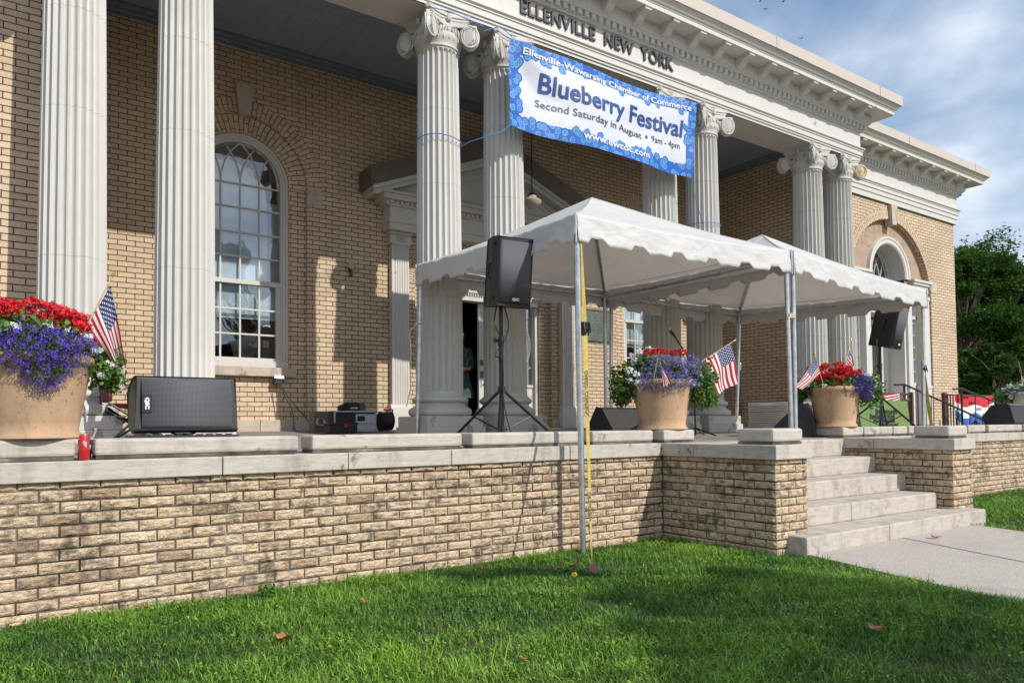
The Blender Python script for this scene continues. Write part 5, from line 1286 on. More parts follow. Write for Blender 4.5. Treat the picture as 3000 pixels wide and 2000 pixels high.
planter('terracotta planter right of the steps crowded with bright red geraniums', (8.41, 5.05, .122),
    [((0, 0, .55), (.30, .28, .12), 520), ((-.28, -.06, .50), (.18, .16, .12), 520), ((-.40, .0, .38), (.09, .1, .12), 200), ((.38, .0, .44), (.16, .14, .22), 620), ((-.05, -.22, .50), (.20, .08, .07), 200)],
    h3, [((.29, -.12, .54), (.10, .09, .09), 620), ((.34, -.12, .43), (.08, .08, .10), 520), ((.24, -.2, .47), (.07, .06, .07), 260), ((-.36, .05, .42), (.09, .1, .09), 350)],
    [((-.30, -.12, .63), .04), ((-.22, -.14, .65), .04), ((-.36, -.1, .60), .035), ((-.30, -.18, .52), .045), ((-.12, -.26, .50), .03), ((.36, -.02, .62), .04), ((.42, -.04, .55), .045), ((.44, -.04, .47), .04), ((.40, -.08, .38), .03), ((.34, -.1, .60), .03), ((-.42, -.02, .42), .02), ((-.43, 0, .36), .02)], 4, rz=R(-58))
planter('white planter at the far right with white flowers and red geraniums', (14.45, 5.08, .122),
    [((-.1, 0, .60), (.36, .28, .12), 500), ((-.42, -.06, .50), (.18, .16, .12), 380)],
    [((-.02, -.1, .66), .06), ((.08, -.1, .68), .06), ((.16, 0, .66), .06), ((-.10, -.02, .62), .04)], [((.02, -.22, .55), (.34, .10, .07), 900)],
    [((-.34, -.12, .64), .05), ((-.26, -.12, .62), .05), ((-.42, -.12, .58), .05), ((-.36, -.16, .52), .05), ((-.5, -.1, .52), .045), ((-.26, -.2, .54), .045), ((-.46, -.1, .46), .04), ((-.2, -.1, .66), .04), ((-.34, -.18, .46), .04)], 6, mat='white_pot', scale=1.12, rz=R(-70))
# ================================================================= FLAGS
def flag_mat():
    b = NB('flag_cloth'); uv = b.coord('UV'); sx = b.n('ShaderNodeSeparateXYZ'); b.L.new(uv, sx.inputs[0]); u, v = sx.outputs[0], sx.outputs[1]
    st = b.math('MODULO', b.math('FLOOR', b.math('MULTIPLY', v, 12.999)), 2.)      # 0 = red
    red = b.mix(st, (.45, .012, .035), (.80, .79, .77))
    inc = b.math('MULTIPLY', b.math('LESS_THAN', u, .42), b.math('GREATER_THAN', v, .4615))
    cu_ = b.math('MULTIPLY', b.math('DIVIDE', u, .42), 6.); cv = b.math('MULTIPLY', b.math('DIVIDE', b.math('SUBTRACT', v, .4615), .5385), 5.)
    def dots(ou, ov):
        x = b.math('SUBTRACT', b.math('FRACT', b.math('ADD', cu_, ou)), .5); y = b.math('SUBTRACT', b.math('FRACT', b.math('ADD', cv, ov)), .5)
        d = b.math('SQRT', b.math('ADD', b.math('MULTIPLY', x, x), b.math('MULTIPLY', y, y)))
        ang = b.math('ARCTAN2', y, x); k = b.math('ADD', .17, b.math('MULTIPLY', b.math('COSINE', b.math('MULTIPLY', ang, 5.)), .06))
        return b.math('LESS_THAN', d, k)
    s_ = b.math('MAXIMUM', dots(0., 0.), dots(.5, .5))
    canton = b.mix(s_, (.015, .03, .13), (.8, .8, .8)); col = b.mix(inc, red, canton)
    b.fin(col, .7)
    tr = b.n('ShaderNodeBsdfTranslucent'); b.L.new(col, tr.inputs[0]); m = b.n('ShaderNodeMixShader'); m.inputs[0].default_value = .3
    o = [n for n in b.nt.nodes if n.type == 'OUTPUT_MATERIAL'][0]; b.L.new(b.b.outputs[0], m.inputs[1]); b.L.new(tr.outputs[0], m.inputs[2]); b.L.new(m.outputs[0], o.inputs[0]); MAT['flag_cloth'] = b.m
flag_mat()
def flag(label, base, tip, HT, HB, FT, FB, amp=.02, seed=0, folds=2.5):
    t = thing('flag', label, 'flag', base, group='small flags stuck in the planters')
    base, tip = Vector(base), Vector(tip); HT, HB, FT, FB = map(Vector, (HT, HB, FT, FB))
    obj('staff', MB().tube([base, tip], .0045, 8), 'stick_wood', t, smooth=True, wld=True)
    d = (tip-base).normalized(); obj('finial', MB().tube([tip, tip+d*.012, tip+d*.03, tip+d*.055], [.004, .010, .008, .001], 8), 'brass', t, smooth=True, wld=True)
    P = []
    for i in range(33):
        row = []
        for j in range(21):
            u, v = i/32, j/20
            p = HB*(1-u)*(1-v)+FB*u*(1-v)+FT*u*v+HT*(1-u)*v
            row.append(p+Vector((0, amp*(.25+u)*math.sin(v*math.pi*folds+seed+u*2)+amp*.5*math.sin(u*7+seed), -.012*math.sin(math.pi*u)*math.sin(math.pi*v))))
        P.append(row)
    obj('cloth', MB().grid(P, uvf=True), 'flag_cloth', t, smooth=True, ang=180, wld=True)
flag('small flag leaning over the right rim of the left planter, cloth hanging straight down', (.33, 4.90, .56), (.560, 4.98, 1.10), (.557, 4.98, 1.055), (.428, 4.95, .79), (.640, 5.02, .575), (.590, 5.0, .535), .028, 1.)
flag('small flag at the right side of the middle planter, slanting its staff to the right', (5.60, 5.0, .66), (6.45, 5.0, 1.055), (6.40, 5.0, 1.025), (5.97, 5.0, .835), (6.50, 5.0, .61), (6.15, 5.0, .475), .018, 2.)
flag('small flag at the left side of the right planter, drooping to the left', (8.10, 5.0, .60), (7.895, 4.98, .965), (7.915, 4.98, .925), (8.01, 4.98, .75), (7.50, 4.98, .61), (7.64, 4.98, .545), .018, .5)
flag('narrow furled flag standing behind the geraniums of the right planter', (8.62, 5.1, .60), (8.905, 5.12, 1.205), (8.89, 5.12, 1.15), (8.79, 5.12, .93), (8.96, 5.12, .90), (8.90, 5.12, .84), .02, .2)
flag('small flag standing in the white planter at the right edge', (13.9, 5.0, .60), (13.53, 4.97, 1.10), (13.55, 4.97, 1.05), (13.66, 4.97, .80), (13.85, 4.97, .66), (13.95, 4.97, .60), .02, .9)
flag('folded little flag tucked into the left front of the middle planter', (5.02, 4.80, .60), (5.02, 4.74, .80), (5.015, 4.74, .78), (5.06, 4.74, .74), (5.19, 4.74, .56), (5.09, 4.74, .52), .012, 0.)
# ================================================================= SMALL THINGS
t = thing('drink_can', 'tall slim red drink can on the coping beside the left planter', 'can', (.412, 4.855, .001), group='drink cans')
CANP = [(.001, 0), (.022, 0), (.0275, .007), (.0275, .138), (.022, .148), (.021, .152), (.019, .150), (.001, .149)]
obj('body', MB().lathe(CANP, 32), 'red_plastic', t, smooth=True, ang=40); obj('lid', MB().lathe([(.001, .1495), (.021, .1515), (.0225, .150), (.0225, .147)], 24), 'bright_metal', t)
simple('can_art', (.45, .40, .42), .4); m = MB()
for i in range(7): a0 = -1.9+.10*i; z0_, z1_ = .095-.004*i, .112-.001*i; m.add([(.0278*math.cos(a0), .0278*math.sin(a0), z0_), (.0278*math.cos(a0+.1), .0278*math.sin(a0+.1), z0_-.004), (.0278*math.cos(a0+.1), .0278*math.sin(a0+.1), z1_), (.0278*math.cos(a0), .0278*math.sin(a0), z1_)], [(0, 1, 2, 3)])
obj('emblem', m, 'can_art', t)
t = thing('drink_can', 'blue and white can standing behind the red one in the coping gap', 'can', (.425, 4.99, .001), group='drink cans')
obj('body', MB().lathe([(r*1.25, z*.82) for r, z in CANP], 28), 'banner_blue', t, smooth=True, ang=40); m = MB(); m.lathe([(.0347, .055), (.0349, .056), (.0349, .082), (.0347, .083)], 28); obj('band', m, 'banner_white', t); obj('lid', MB().lathe([(.001, .1245), (.027, .126), (.027, .121)], 24), 'bright_metal', t)
# maroon folding chair behind the speaker
t = thing('folding_chair', 'maroon folding camp chair behind the lying loudspeaker', 'chair', (.95, 6.9, floorz(6.9)))
m = MB(); P = [[Vector((-.20+.03*math.sin(v*9)+.02*u, .02-.10*(1-u), .36+.38*u+.0*v)) + Vector((.0, .45*v, 0)) for v in [j/8 for j in range(9)]] for u in [i/6 for i in range(7)]]
obj('backrest', MB().grid(P), 'maroon_cloth', t, smooth=True, solid=.01)
P = [[Vector((-.16+.5*u, -.05+.5*v, .34-.05*math.sin(math.pi*u)*math.sin(math.pi*v))) for v in [j/6 for j in range(7)]] for u in [i/6 for i in range(7)]]; obj('seat', MB().grid(P), 'maroon_cloth', t, smooth=True, solid=.01)
for yy in (-.06, .46): obj('armrest', MB().box(-.20, .30, yy-.03, yy+.03, .50, .512), 'maroon_cloth', t)
for p in ([(-.22, -.06, .76), (-.20, -.06, .35)], [(-.20, -.06, .35), (.30, -.08, .01)], [(.30, -.06, .50), (-.20, -.08, .01)], [(-.22, .46, .76), (-.20, .46, .35)], [(-.20, .46, .35), (.30, .48, .01)], [(.30, .46, .50), (-.2, .48, .01)], [(-.2, -.08, .01), (.30, .48, .30)], [(.3, -.08, .01), (-.2, .48, .3)]): obj('leg', MB().tube(p, .010, 8), 'black_metal', t, smooth=True)
# stack of folded white chairs
fc = thing('folded_chair', 'white folding chair lying flat at the top of the stack by the porch wall', 'chair', (10.55, 7.35, floorz(7.35)+.435), R(2), group='folded white chairs stacked flat')
for sx in (-.21, .21): m = MB().tube([(sx, -.40, .008), (sx, .40, .008)], .009, 8); obj('frame', m, 'white_plastic', fc)
obj('seat', MB().box(-.19, .19, -.20, .16, .002, .010), 'white_plastic', fc, bevel=.003); obj('backrest', MB().box(-.19, .19, .24, .38, 0, .012), 'white_plastic', fc, bevel=.004)
m = MB()
for yy in (-.36, .2): m.tube([(-.22, yy, .008), (.22, yy, .008)], .008, 8)
obj('crossbar', m, 'white_plastic', fc)
for i in range(1, 15): dup(fc, (10.55+random.uniform(-.012, .012), 7.35+random.uniform(-.01, .01), floorz(7.35)+.435-.031*i), R(random.uniform(-1.5, 3)), 'white folding chair lying flat, '+['second', 'third', 'fourth', 'fifth', 'sixth', 'seventh', 'eighth', 'ninth', 'tenth', 'eleventh', 'twelfth', 'thirteenth', 'fourteenth', 'fifteenth'][i-1]+' from the top of the stack')
# dead leaves, dandelion
def leafshape(s_, rr):
    v = []; n = 14
    for i in range(n):
        a = i/n*6.2832; r = s_*(.55+.35*abs(math.cos(a*2.5))+.1*rr.random()); v.append((r*math.cos(a), r*math.sin(a)*.8, .30*s_*math.cos(a*2+rr.random())+.35*s_*abs(math.sin(a))))
    v.append((0, 0, 0)); m = MB().add(v, [(i, (i+1) % n, n) for i in range(n)]); m.r = [rr.random() for _ in range(n)]; return m
rr = random.Random(12)
for (x, y, z, s_), lab in zip(((1.17, 3.60, GZ+.045, .055), (1.92, 2.63, GZ+.05, .035), (3.62, 1.99, GZ+.05, .05), (1.81, 4.08, GZ+.04, .035), (3.45, 4.13, GZ+.04, .045), (4.76, 4.47, GZ+.05, .035), (2.98, 4.89, .015, .03), (6.95, 3.25, GZ+.04, .05), (9.6, 3.6, GZ+.05, .04)),
        ('curled brown leaf on the lawn below the left brick wall', 'small tan leaf in the grass at the bottom middle', 'orange-brown leaf in the shaded grass at the lower right', 'small reddish leaf in the grass near the wall', 'pale brown leaf beside the strap stake', 'tan leaf in the grass near the brick corner', 'orange leaf in the gap between two coping blocks', 'dry leaf on the concrete below the steps', 'orange leaf on the small lawn right of the steps')):
    o = obj('dead_leaf', leafshape(s_, rr), 'dead_leaf'); o.location = (x, y, z); o.rotation_euler = (rr.uniform(-.5, .5), rr.uniform(-.5, .5), rr.uniform(0, 6)); tag(o, lab, 'leaf', 'fallen leaves')
simple('yellow_flower', (.80, .48, .01), .6)
t = thing('dandelion', 'yellow dandelion flower in the lawn beside the strap stake', 'flower', (3.275, 3.90, GZ)); obj('stem', MB().tube([(0, 0, 0), (0, 0, .05)], .002, 5), 'pot_leaf', t); m = MB(); m.r = []; tri_leaves(m, in_ell((0, -.005, .055), (.02, .012, .015), 60, random.Random(2)), .014, random.Random(2), .6, .5); obj('bloom', m, 'yellow_flower', t)
# weed at the wall foot
t = thing('weed', 'bright green weed clump against the brick wall foot', 'plant', (1.42, 4.70, GZ)); m = MB(); m.r = []; tri_leaves(m, in_ell((0, 0, .05), (.06, .04, .05), 60, random.Random(2), .2), .032, random.Random(2), .8, .8, 'round'); obj('foliage', m, 'pot_leaf', t)
# ---- green sign
simple('sign_green', (.135, .21, .055), .6, var=.04)
t = thing('sign_board', 'green Environmental Fund sign leaning behind the right tripod stand', 'sign', (12.0, 6.3, floorz(6.3)), rx=R(-6)); obj('panel', MB().box(-.80, .72, -.01, .01, .0, .50), 'sign_green', t)
obj('edge', MB().box(-.80, .72, -.012, .012, -.012, .0), 'banner_white', t)
simple('sign_text', (.012, .02, .01), .6); simple('sign_emblem', (.0, .22, .13), .6)
for body, x, z, sz, k in (('Environmental', .0, .285, .088, 1.15), ("Protections Fund", -.14, .205, .088, 1.1), ('Palestina Restoration', -.10, .14, .062, 1.1), ('Haat Memorial', .05, .075, .062, 1.3), ('Committee', -.06, .02, .062, 1.1)):
    m = text_mb(body, sz, .0005, k, .014*sz/.08, 'CENTER', 1.1, .15); m.xf(lambda v: Vector((x+v.x, -.0115-v.z, z+v.y))); obj('lettering', m, 'sign_text', t)
m = MB()
for k in range(3): a = 1.57+k*2.094; m.lathe([(.001, -.001), (.034, 0), (.001, .001)], 14, .0+.026*math.cos(a), .026*math.sin(a))
m.xf(lambda v: Vector((-.23+v.x, -.0115-v.z, .41+v.y))); obj('emblem', m, 'sign_emblem', t)
m = MB().tube([(-.23+.085*math.cos(a), -.0115, .40+.085*math.sin(a)) for a in [R(q) for q in range(-10, 191, 15)]], .003, 4); obj('emblem', m, 'sign_text', t)
# ---- ramp railings with bunting, right
def rail_panel(label, x0, x1, y, zb, zt, n=None, slope=0, kind='panel', mat='rail_brown'):
    t = thing('railing', label, 'railing', (x0, y, zb)); d = x1-x0
    Z = lambda f, h: zb+h+slope*f*d
    m = MB()
    for h in ((zt-zb), (zt-zb)*.82, .06): m.tube([(x0, y, Z(0, h)), (x1, y, Z(1, h))], .018, 8)
    obj('rail', m, mat, t, wld=True)
    n = n or int(d/.115); 
    for i in range(n+1):
        f = i/n; big = i in (0, n); obj('post' if big else 'baluster', MB().box(x0+f*d-(.03 if big else .009), x0+f*d+(.03 if big else .009), y-(.03 if big else .009), y+(.03 if big else .009), Z(f, 0 if big else .06), Z(f, (zt-zb)+(.04 if big else 0) if big else (zt-zb)*.82)), mat, t, wld=True)
    m = MB()
    for i in range(n):
        f = (i+.5)/n; c_ = (x0+f*d, y, Z(f, (zt-zb)*.91)); m.tube([(c_[0]+.045*math.cos(a/10*6.2832), y, c_[2]+(zt-zb)*.07*math.sin(a/10*6.2832)) for a in range(11)], .006, 4)
    if kind == 'panel': obj('ring', m, mat, t, wld=True)
    return t
simple('rail_brown', (.085, .035, .025), .5, .2)
rail_panel('dark brown metal railing with rings along the wing doorway, behind the green sign', 11.1, 14.2, 7.0, .06, .70)
def handrail(label, p0, p1, zb, mat='black_metal', n=7):
    t = thing('handrail', label, 'railing', (p0[0], p0[1], zb)); p0, p1 = Vector(p0), Vector(p1)
    obj('rail', MB().tube([p0+Vector((-.35, 0, -.02)), p0, p1], .020, 8), mat, t, smooth=True, wld=True)
    for i in range(n+1): p = p0.lerp(p1, i/n); obj('post' if i == 0 else 'baluster', MB().tube([(p.x, p.y, zb), p], .022 if i == 0 else .010, 8), mat, t, wld=True)
    obj('lower_rail', MB().tube([p0.lerp(p1, 0)+Vector((0, 0, -.62)), p1+Vector((0, 0, -.62))] if False else [(p0.x, p0.y, zb+.05), (p1.x, p1.y, zb+.05)], .010, 8), mat, t, wld=True)
handrail('sloping black handrail nearer the green sign', (14.35, 7.2, .90), (16.7, 6.6, .10), .03)
handrail('second sloping black handrail passing before the red, white and blue bunting', (16.0, 6.9, .84), (19.0, 6.4, .10), .0)
t = thing('railing', 'reddish brown railing section carrying the bunting at the building corner', 'railing', (15.7, 7.1, 0))
m = MB(); m.box(15.66, 15.78, 7.07, 7.13, -.02, .76); obj('post', m, 'rail_brown', t, wld=True); m = MB().tube([(15.7, 7.1, .72), (17.9, 7.1, .72)], .018, 8); obj('rail', m, 'rail_brown', t, wld=True); m = MB().tube([(15.7, 7.1, .08), (17.9, 7.1, .08)], .018, 8); obj('rail', m, 'rail_brown', t, wld=True)
for i in range(18): obj('baluster', MB().box(15.85+.115*i, 15.865+.115*i, 7.09, 7.11, .08, .72), 'rail_brown', t, wld=True)
def bunting_mat():
    b = NB('bunting'); uv = b.coord('UV'); sx = b.n('ShaderNodeSeparateXYZ'); b.L.new(uv, sx.inputs[0]); v = sx.outputs[1]
    c = b.ramp(v, [(0, (.04, .12, .42)), (.33, (.80, .80, .80)), (.66, (.55, .02, .03))]); c.node.color_ramp.interpolation = 'CONSTANT'; MAT['bunting'] = b.fin(c, .7)
bunting_mat()
def bunting(label, x0, x1, y, zt, drop, mat='bunting', sc=3):
    t = thing('bunting', label, 'bunting', ((x0+x1)/2, y, zt-drop)); P = []
    for i in range(61):
        u = i/60; row = []
        for j in range(15):
            v = j/14; wv = .035*math.sin(u*math.pi*sc*6)*(1-v*.3); dd = drop*(.55+.45*math.sin(math.pi*((u*sc) % 1)))
            row.append((x0+(x1-x0)*u, y-.04+wv, zt-dd*(1-v)-.05*math.sin(math.pi*u)))
        P.append(row)
    obj('cloth', MB().grid(P, uvf=True), mat, t, smooth=True, ang=180, wld=True)
bunting('red, white and blue bunting hung on the brown railing at the building corner', 15.85, 17.6, 7.0, .74, .70, sc=2)
bunting('starred flag bunting tied on the brown railing above the green sign', 12.05, 13.6, 6.95, .72, .42, 'flag_cloth', 1)
# plain kerb pieces by the wing doors
tag(obj('ramp_slab', MB().box(13.0, 19.2, 5.6, 8.2, -.1, .02), 'concrete', bevel=.01), kind='structure')
# ================================================================= PERSON IN THE DOORWAY
def skin_body(name, J, E_, mat, parent, lvl=2):
    me = bpy.data.meshes.new(name); me.from_pydata([j[0] for j in J], E_, []); o = link_mesh(name, me, mat, parent)
    m = o.modifiers.new('skin', 'SKIN'); m.use_smooth_shade = True; me.skin_vertices.new() if not me.skin_vertices else None
    for i, j in enumerate(J): r = j[1]; me.skin_vertices[0].data[i].radius = r if isinstance(r, tuple) else (r, r)
    me.skin_vertices[0].data[0].use_root = True; s_ = o.modifiers.new('sub', 'SUBSURF'); s_.levels = lvl; s_.render_levels = lvl; return o
ps = thing('person', 'person in a teal patterned dress standing inside the dark doorway, hands clasped', 'person', (6.66, 10.95, .14), R(-20))
J = [((0, 0, .92), (.15, .11)), ((0, 0, 1.10), (.13, .10)), ((0, 0, 1.32), (.16, .10)), ((0, 0, 1.42), (.07, .06)), ((0, -.01, 1.50), (.052, .055)), ((0, -.02, 1.60), (.072, .09)), ((0, -.02, 1.70), (.06, .075)),
     ((.18, 0, 1.36), .055), ((.21, .0, 1.12), .042), ((.12, -.17, 1.02), .033), ((.04, -.22, 1.03), .026), ((-.18, 0, 1.36), .055), ((-.21, 0, 1.12), .042), ((-.12, -.17, 1.02), .033), ((-.04, -.22, 1.02), .026),
     ((.09, 0, .84), .085), ((.09, -.01, .47), .055), ((.09, .01, .10), .038), ((.09, -.10, .04), .035), ((-.09, 0, .84), .085), ((-.09, -.01, .47), .055), ((-.09, .01, .10), .038), ((-.09, -.10, .04), .035)]
E_ = [(0, 1), (1, 2), (2, 3), (3, 4), (4, 5), (5, 6), (2, 7), (7, 8), (8, 9), (9, 10), (2, 11), (11, 12), (12, 13), (13, 14), (0, 15), (15, 16), (16, 17), (17, 18), (0, 19), (19, 20), (20, 21), (21, 22)]
for sg, w_ in ((1, 10), (-1, 14)):
    for q in range(5):
        b0 = len(J); bx = sg*(.03-.002*q); bz = 1.045-.014*q; J += [((sg*.015, -.235, bz), .008), ((sg*-.012, -.245, bz-.004), .007), ((sg*-.03, -.235, bz-.006), .006)]; E_ += [(w_, b0), (b0, b0+1), (b0+1, b0+2)]
body = skin_body('body', J, E_, 'skin', ps, 1)
m = MB().lathe([(.155, .88), (.135, 1.05), (.13, 1.12), (.165, 1.32), (.14, 1.39), (.08, 1.42)], 24, 0, 0); m.xf(lambda v: Vector((v.x*1.1, v.y*.78, v.z))); m2 = MB().lathe([(.25, .52), (.22, .65), (.19, .80), (.155, .9), (.14, 1.0)], 28, 0, 0, rfun=lambda a: 1+.05*math.sin(a*9)); m.add(m2.v, m2.f)
for sg in (1, -1): m.tube([(sg*.15, 0, 1.37), (sg*.215, 0, 1.13), (sg*.15, -.13, 1.035)], [.068, .056, .047], 12)
obj('dress', m, 'teal_dress', ps, smooth=True, ang=80)
m = MB().lathe([(.001, 1.735), (.05, 1.73), (.085, 1.69), (.095, 1.62), (.09, 1.52), (.07, 1.44), (.001, 1.42)], 20, 0, .03); obj('hair', m, 'hair', ps, smooth=True)
m = MB()
for sg in (-1, 1): m.lathe([(.001, -.006), (.009, 0), (.001, .006)], 8, sg*.03, -.105); 
m.xf(lambda v: v+Vector((0, 0, 1.615))); m.tube([(0, -.105, 1.62), (0, -.125, 1.585), (0, -.105, 1.575)], [.006, .012, .006], 6); m.tube([(-.022, -.10, 1.55), (.022, -.10, 1.55)], .005, 5); obj('face', m, 'hair', ps)
# ================================================================= BIRDS
bird = thing('bird', 'tiny dark bird gliding in the blue sky, rightmost of the four', 'bird', (21.85, 14., 12.93), R(30), group='birds high in the sky')
m = MB().lathe([(.001, -.05), (.008, -.035), (.013, 0), (.008, .03), (.001, .04)], 8); m.xf(lambda v: Vector((v.z, v.y, v.x))); obj('body', m, 'dark_room', bird)
for sg in (-1, 1): obj('wing', MB().hexa([(-.022, 0, 0), (.018, 0, 0), (.0, sg*.085, .02), (-.018, sg*.075, .02)], [(-.022, 0, .004), (.018, 0, .004), (.0, sg*.085, .023), (-.018, sg*.075, .023)]), 'dark_room', bird)
for p, lab in (((19.67, 14, 13.47), 'leftmost'), ((20.9, 14, 13.86), 'the one highest up'), ((19.95, 14, 13.31), 'just below the leftmost')): dup(bird, p, random.uniform(0, 6), 'tiny dark bird gliding in the sky, '+lab+' of the four')
# ================================================================= TREES
def tree(label, x, y, h, cr, n, seed, zc=None, leaf=.20, clumps=26, trunk=.22, zg=-.9, squash=1., low=.25, grp='trees beyond the building'):
    rr = random.Random(seed); t = thing('tree', label, 'tree', (x, y, zg), group=grp)
    H = h-zg; tk = MB(); cl = []
    top = H*.9; tk.tube([(0, 0, 0), (.1*rr.gauss(0, 1), .1*rr.gauss(0, 1), H*.25), (.2*rr.gauss(0, 1), .2*rr.gauss(0, 1), H*.55), (.2*rr.gauss(0, 1), .2*rr.gauss(0, 1), top)], [trunk, trunk*.8, trunk*.5, trunk*.12], 10)
    for i in range(clumps):
        a = rr.uniform(0, 6.283); z = H*(low+(.96-low)*rr.random()**.8); f = (z/H-low)/(1-low); rad = cr*(math.sin(math.pi*(.18+.74*f))**.7)*rr.uniform(.45, 1.)
        c_ = Vector((rad*math.cos(a), rad*math.sin(a), z)); s_ = cr*rr.uniform(.17, .36); cl.append((c_, s_))
        z0_ = z*rr.uniform(.55, .75); tk.tube([(0, 0, z0_), (c_.x*.5, c_.y*.5, (z0_+z)*.5+.1), tuple(c_)], [trunk*.35, trunk*.2, trunk*.06], 6)
    obj('trunk', tk, 'bark', t, smooth=True)
    tot = sum(s_**2 for _, s_ in cl); V = []; F = []; Rr = []
    g = np.random.default_rng(seed)
    for c_, s_ in cl:
        k = int(n*s_*s_/tot); sub = max(3, int(k/160)); base = rr.random()*.45
        # twig bunches inside the clump give an uneven surface
        tw = g.normal(size=(sub, 3)); tw /= np.linalg.norm(tw, axis=1)[:, None]; tw *= (g.uniform(.4, 1.05, (sub, 1)))*np.array([[s_*1.15, s_*1.15, s_*.48*squash]])
        idx = g.integers(0, sub, k); P = tw[idx]+g.normal(size=(k, 3))*s_*.17+np.array([c_.x, c_.y, c_.z])
        a = g.normal(size=(k, 3)); a[:, 2] *= .5; a /= np.linalg.norm(a, axis=1)[:, None]; b_ = np.cross(a, g.normal(size=(k, 3))+np.array([0, 0, .6])); b_ /= np.linalg.norm(b_, axis=1)[:, None]
        L_ = leaf*g.uniform(.6, 1.3, (k, 1)); v = np.stack([P-a*L_*.5, P+b_*L_*.22, P+a*L_*.5, P-b_*L_*.22], 1).reshape(-1, 3)
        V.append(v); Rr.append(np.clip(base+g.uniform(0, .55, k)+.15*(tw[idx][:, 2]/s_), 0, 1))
    V = np.concatenate(V); Rr = np.concatenate(Rr); k = len(V)//4
    me = bpy.data.meshes.new('crown'); me.vertices.add(len(V)); me.vertices.foreach_set('co', V.ravel()); me.loops.add(4*k); me.loops.foreach_set('vertex_index', np.arange(4*k)); me.polygons.add(k); me.polygons.foreach_set('loop_start', np.arange(k)*4); me.update(calc_edges=True)
    at = me.attributes.new('rnd', 'FLOAT', 'FACE'); at.data.foreach_set('value', Rr.astype(np.float32)); link_mesh('crown', me, 'tree_leaf', t)
    return t
tree('tall green tree right behind the building corner', 30.5, 13, 6.6, 2.7, 60000, 1, clumps=52, low=.16, leaf=.15)
tree('dark leafy tree at the right edge, taller', 35.5, 13.5, 7.6, 3.4, 64000, 2, clumps=54, low=.16, leaf=.16)
tree('tree farther back between the two nearer crowns', 38, 21, 7.8, 4.0, 26000, 3, clumps=40, low=.10, leaf=.22)
tree('dark tree beyond the right edge of the view', 42, 15, 8.5, 4.0, 20000, 8, clumps=34, low=.10, leaf=.28)
tree('low bushy sumac leaning out by the building corner', 24.5, 9.6, 2.5, 1.5, 14000, 4, clumps=26, low=.12, trunk=.06, leaf=.15)
tree('bushy shrub behind the far right planter', 29, 11.0, 2.6, 1.9, 16000, 5, clumps=26, low=.08, trunk=.07, leaf=.17)
tree('broad shrub mass at the foot of the right hand trees', 33.5, 11.5, 3.0, 2.2, 16000, 6, clumps=26, low=.06, trunk=.07, leaf=.2)
# tree on the street side whose shade falls over the lower right of the lawn
sx_, sy_ = 6.6, -6.2
def shade_tree():
    t = tree('street tree standing behind the viewer, shading the lawn', 9.0, -8.5, 5.4, 1.2, 500, 21, clumps=6, trunk=.16, grp=None); g = np.random.default_rng(5)
    V = []; Rr = []; tk = MB()
    S_ = np.array([.30, -1., .824])
    # clumps placed on real branches, along the way the afternoon light comes
    for gx, gy, r, tt in ((4.05, 2.25, .62, 8.4), (4.45, 1.65, .55, 8.8), (3.95, 1.5, .75, 8.2), (3.25, 1.95, .52, 8.0), (3.45, 2.75, .36, 8.6), (4.2, 3.0, .34, 8.9), (3.1, 1.2, .70, 8.2), (2.55, 2.05, .26, 7.8), (2.85, 2.5, .2, 7.9), (4.45, 2.55, .3, 9.0), (4.0, .7, .7, 8.2), (3.28, 4.28, .13, 9.2), (3.42, 4.12, .10, 9.0), (3.0, 4.38, .12, 9.0), (2.75, 4.5, .08, 9.0)):
        c_ = np.array([gx, gy, -.9])+S_*tt-np.array([9.0, -8.5, -.9]); k = int(4200*r*r/.2); sub = 14
        tw = g.normal(size=(sub, 3)); tw /= np.linalg.norm(tw, axis=1)[:, None]; tw *= g.uniform(.3, 1., (sub, 1))*r
        idx = g.integers(0, sub, k); P = tw[idx]+g.normal(size=(k, 3))*r*.2+c_; a = g.normal(size=(k, 3)); a /= np.linalg.norm(a, axis=1)[:, None]; b_ = np.cross(a, g.normal(size=(k, 3))); b_ /= np.linalg.norm(b_, axis=1)[:, None]
        L_ = .16*g.uniform(.6, 1.3, (k, 1)); V.append(np.stack([P-a*L_*.5, P+b_*L_*.3, P+a*L_*.5, P-b_*L_*.3], 1).reshape(-1, 3)); Rr.append(g.uniform(0, 1, k))
        tk.tube([(0, 0, 3.0), tuple(c_*.5+np.array([0, 0, 1.6])), tuple(c_)], [.06, .04, .012], 6)
    V = np.concatenate(V); Rr = np.concatenate(Rr); k = len(V)//4
    me = bpy.data.meshes.new('crown'); me.vertices.add(len(V)); me.vertices.foreach_set('co', V.ravel()); me.loops.add(4*k); me.loops.foreach_set('vertex_index', np.arange(4*k)); me.polygons.add(k); me.polygons.foreach_set('loop_start', np.arange(k)*4); me.update(calc_edges=True)
    at = me.attributes.new('rnd', 'FLOAT', 'FACE'); at.data.foreach_set('value', Rr.astype(np.float32)); link_mesh('crown', me, 'tree_leaf', t); obj('limb', tk, 'bark', t)
shade_tree()
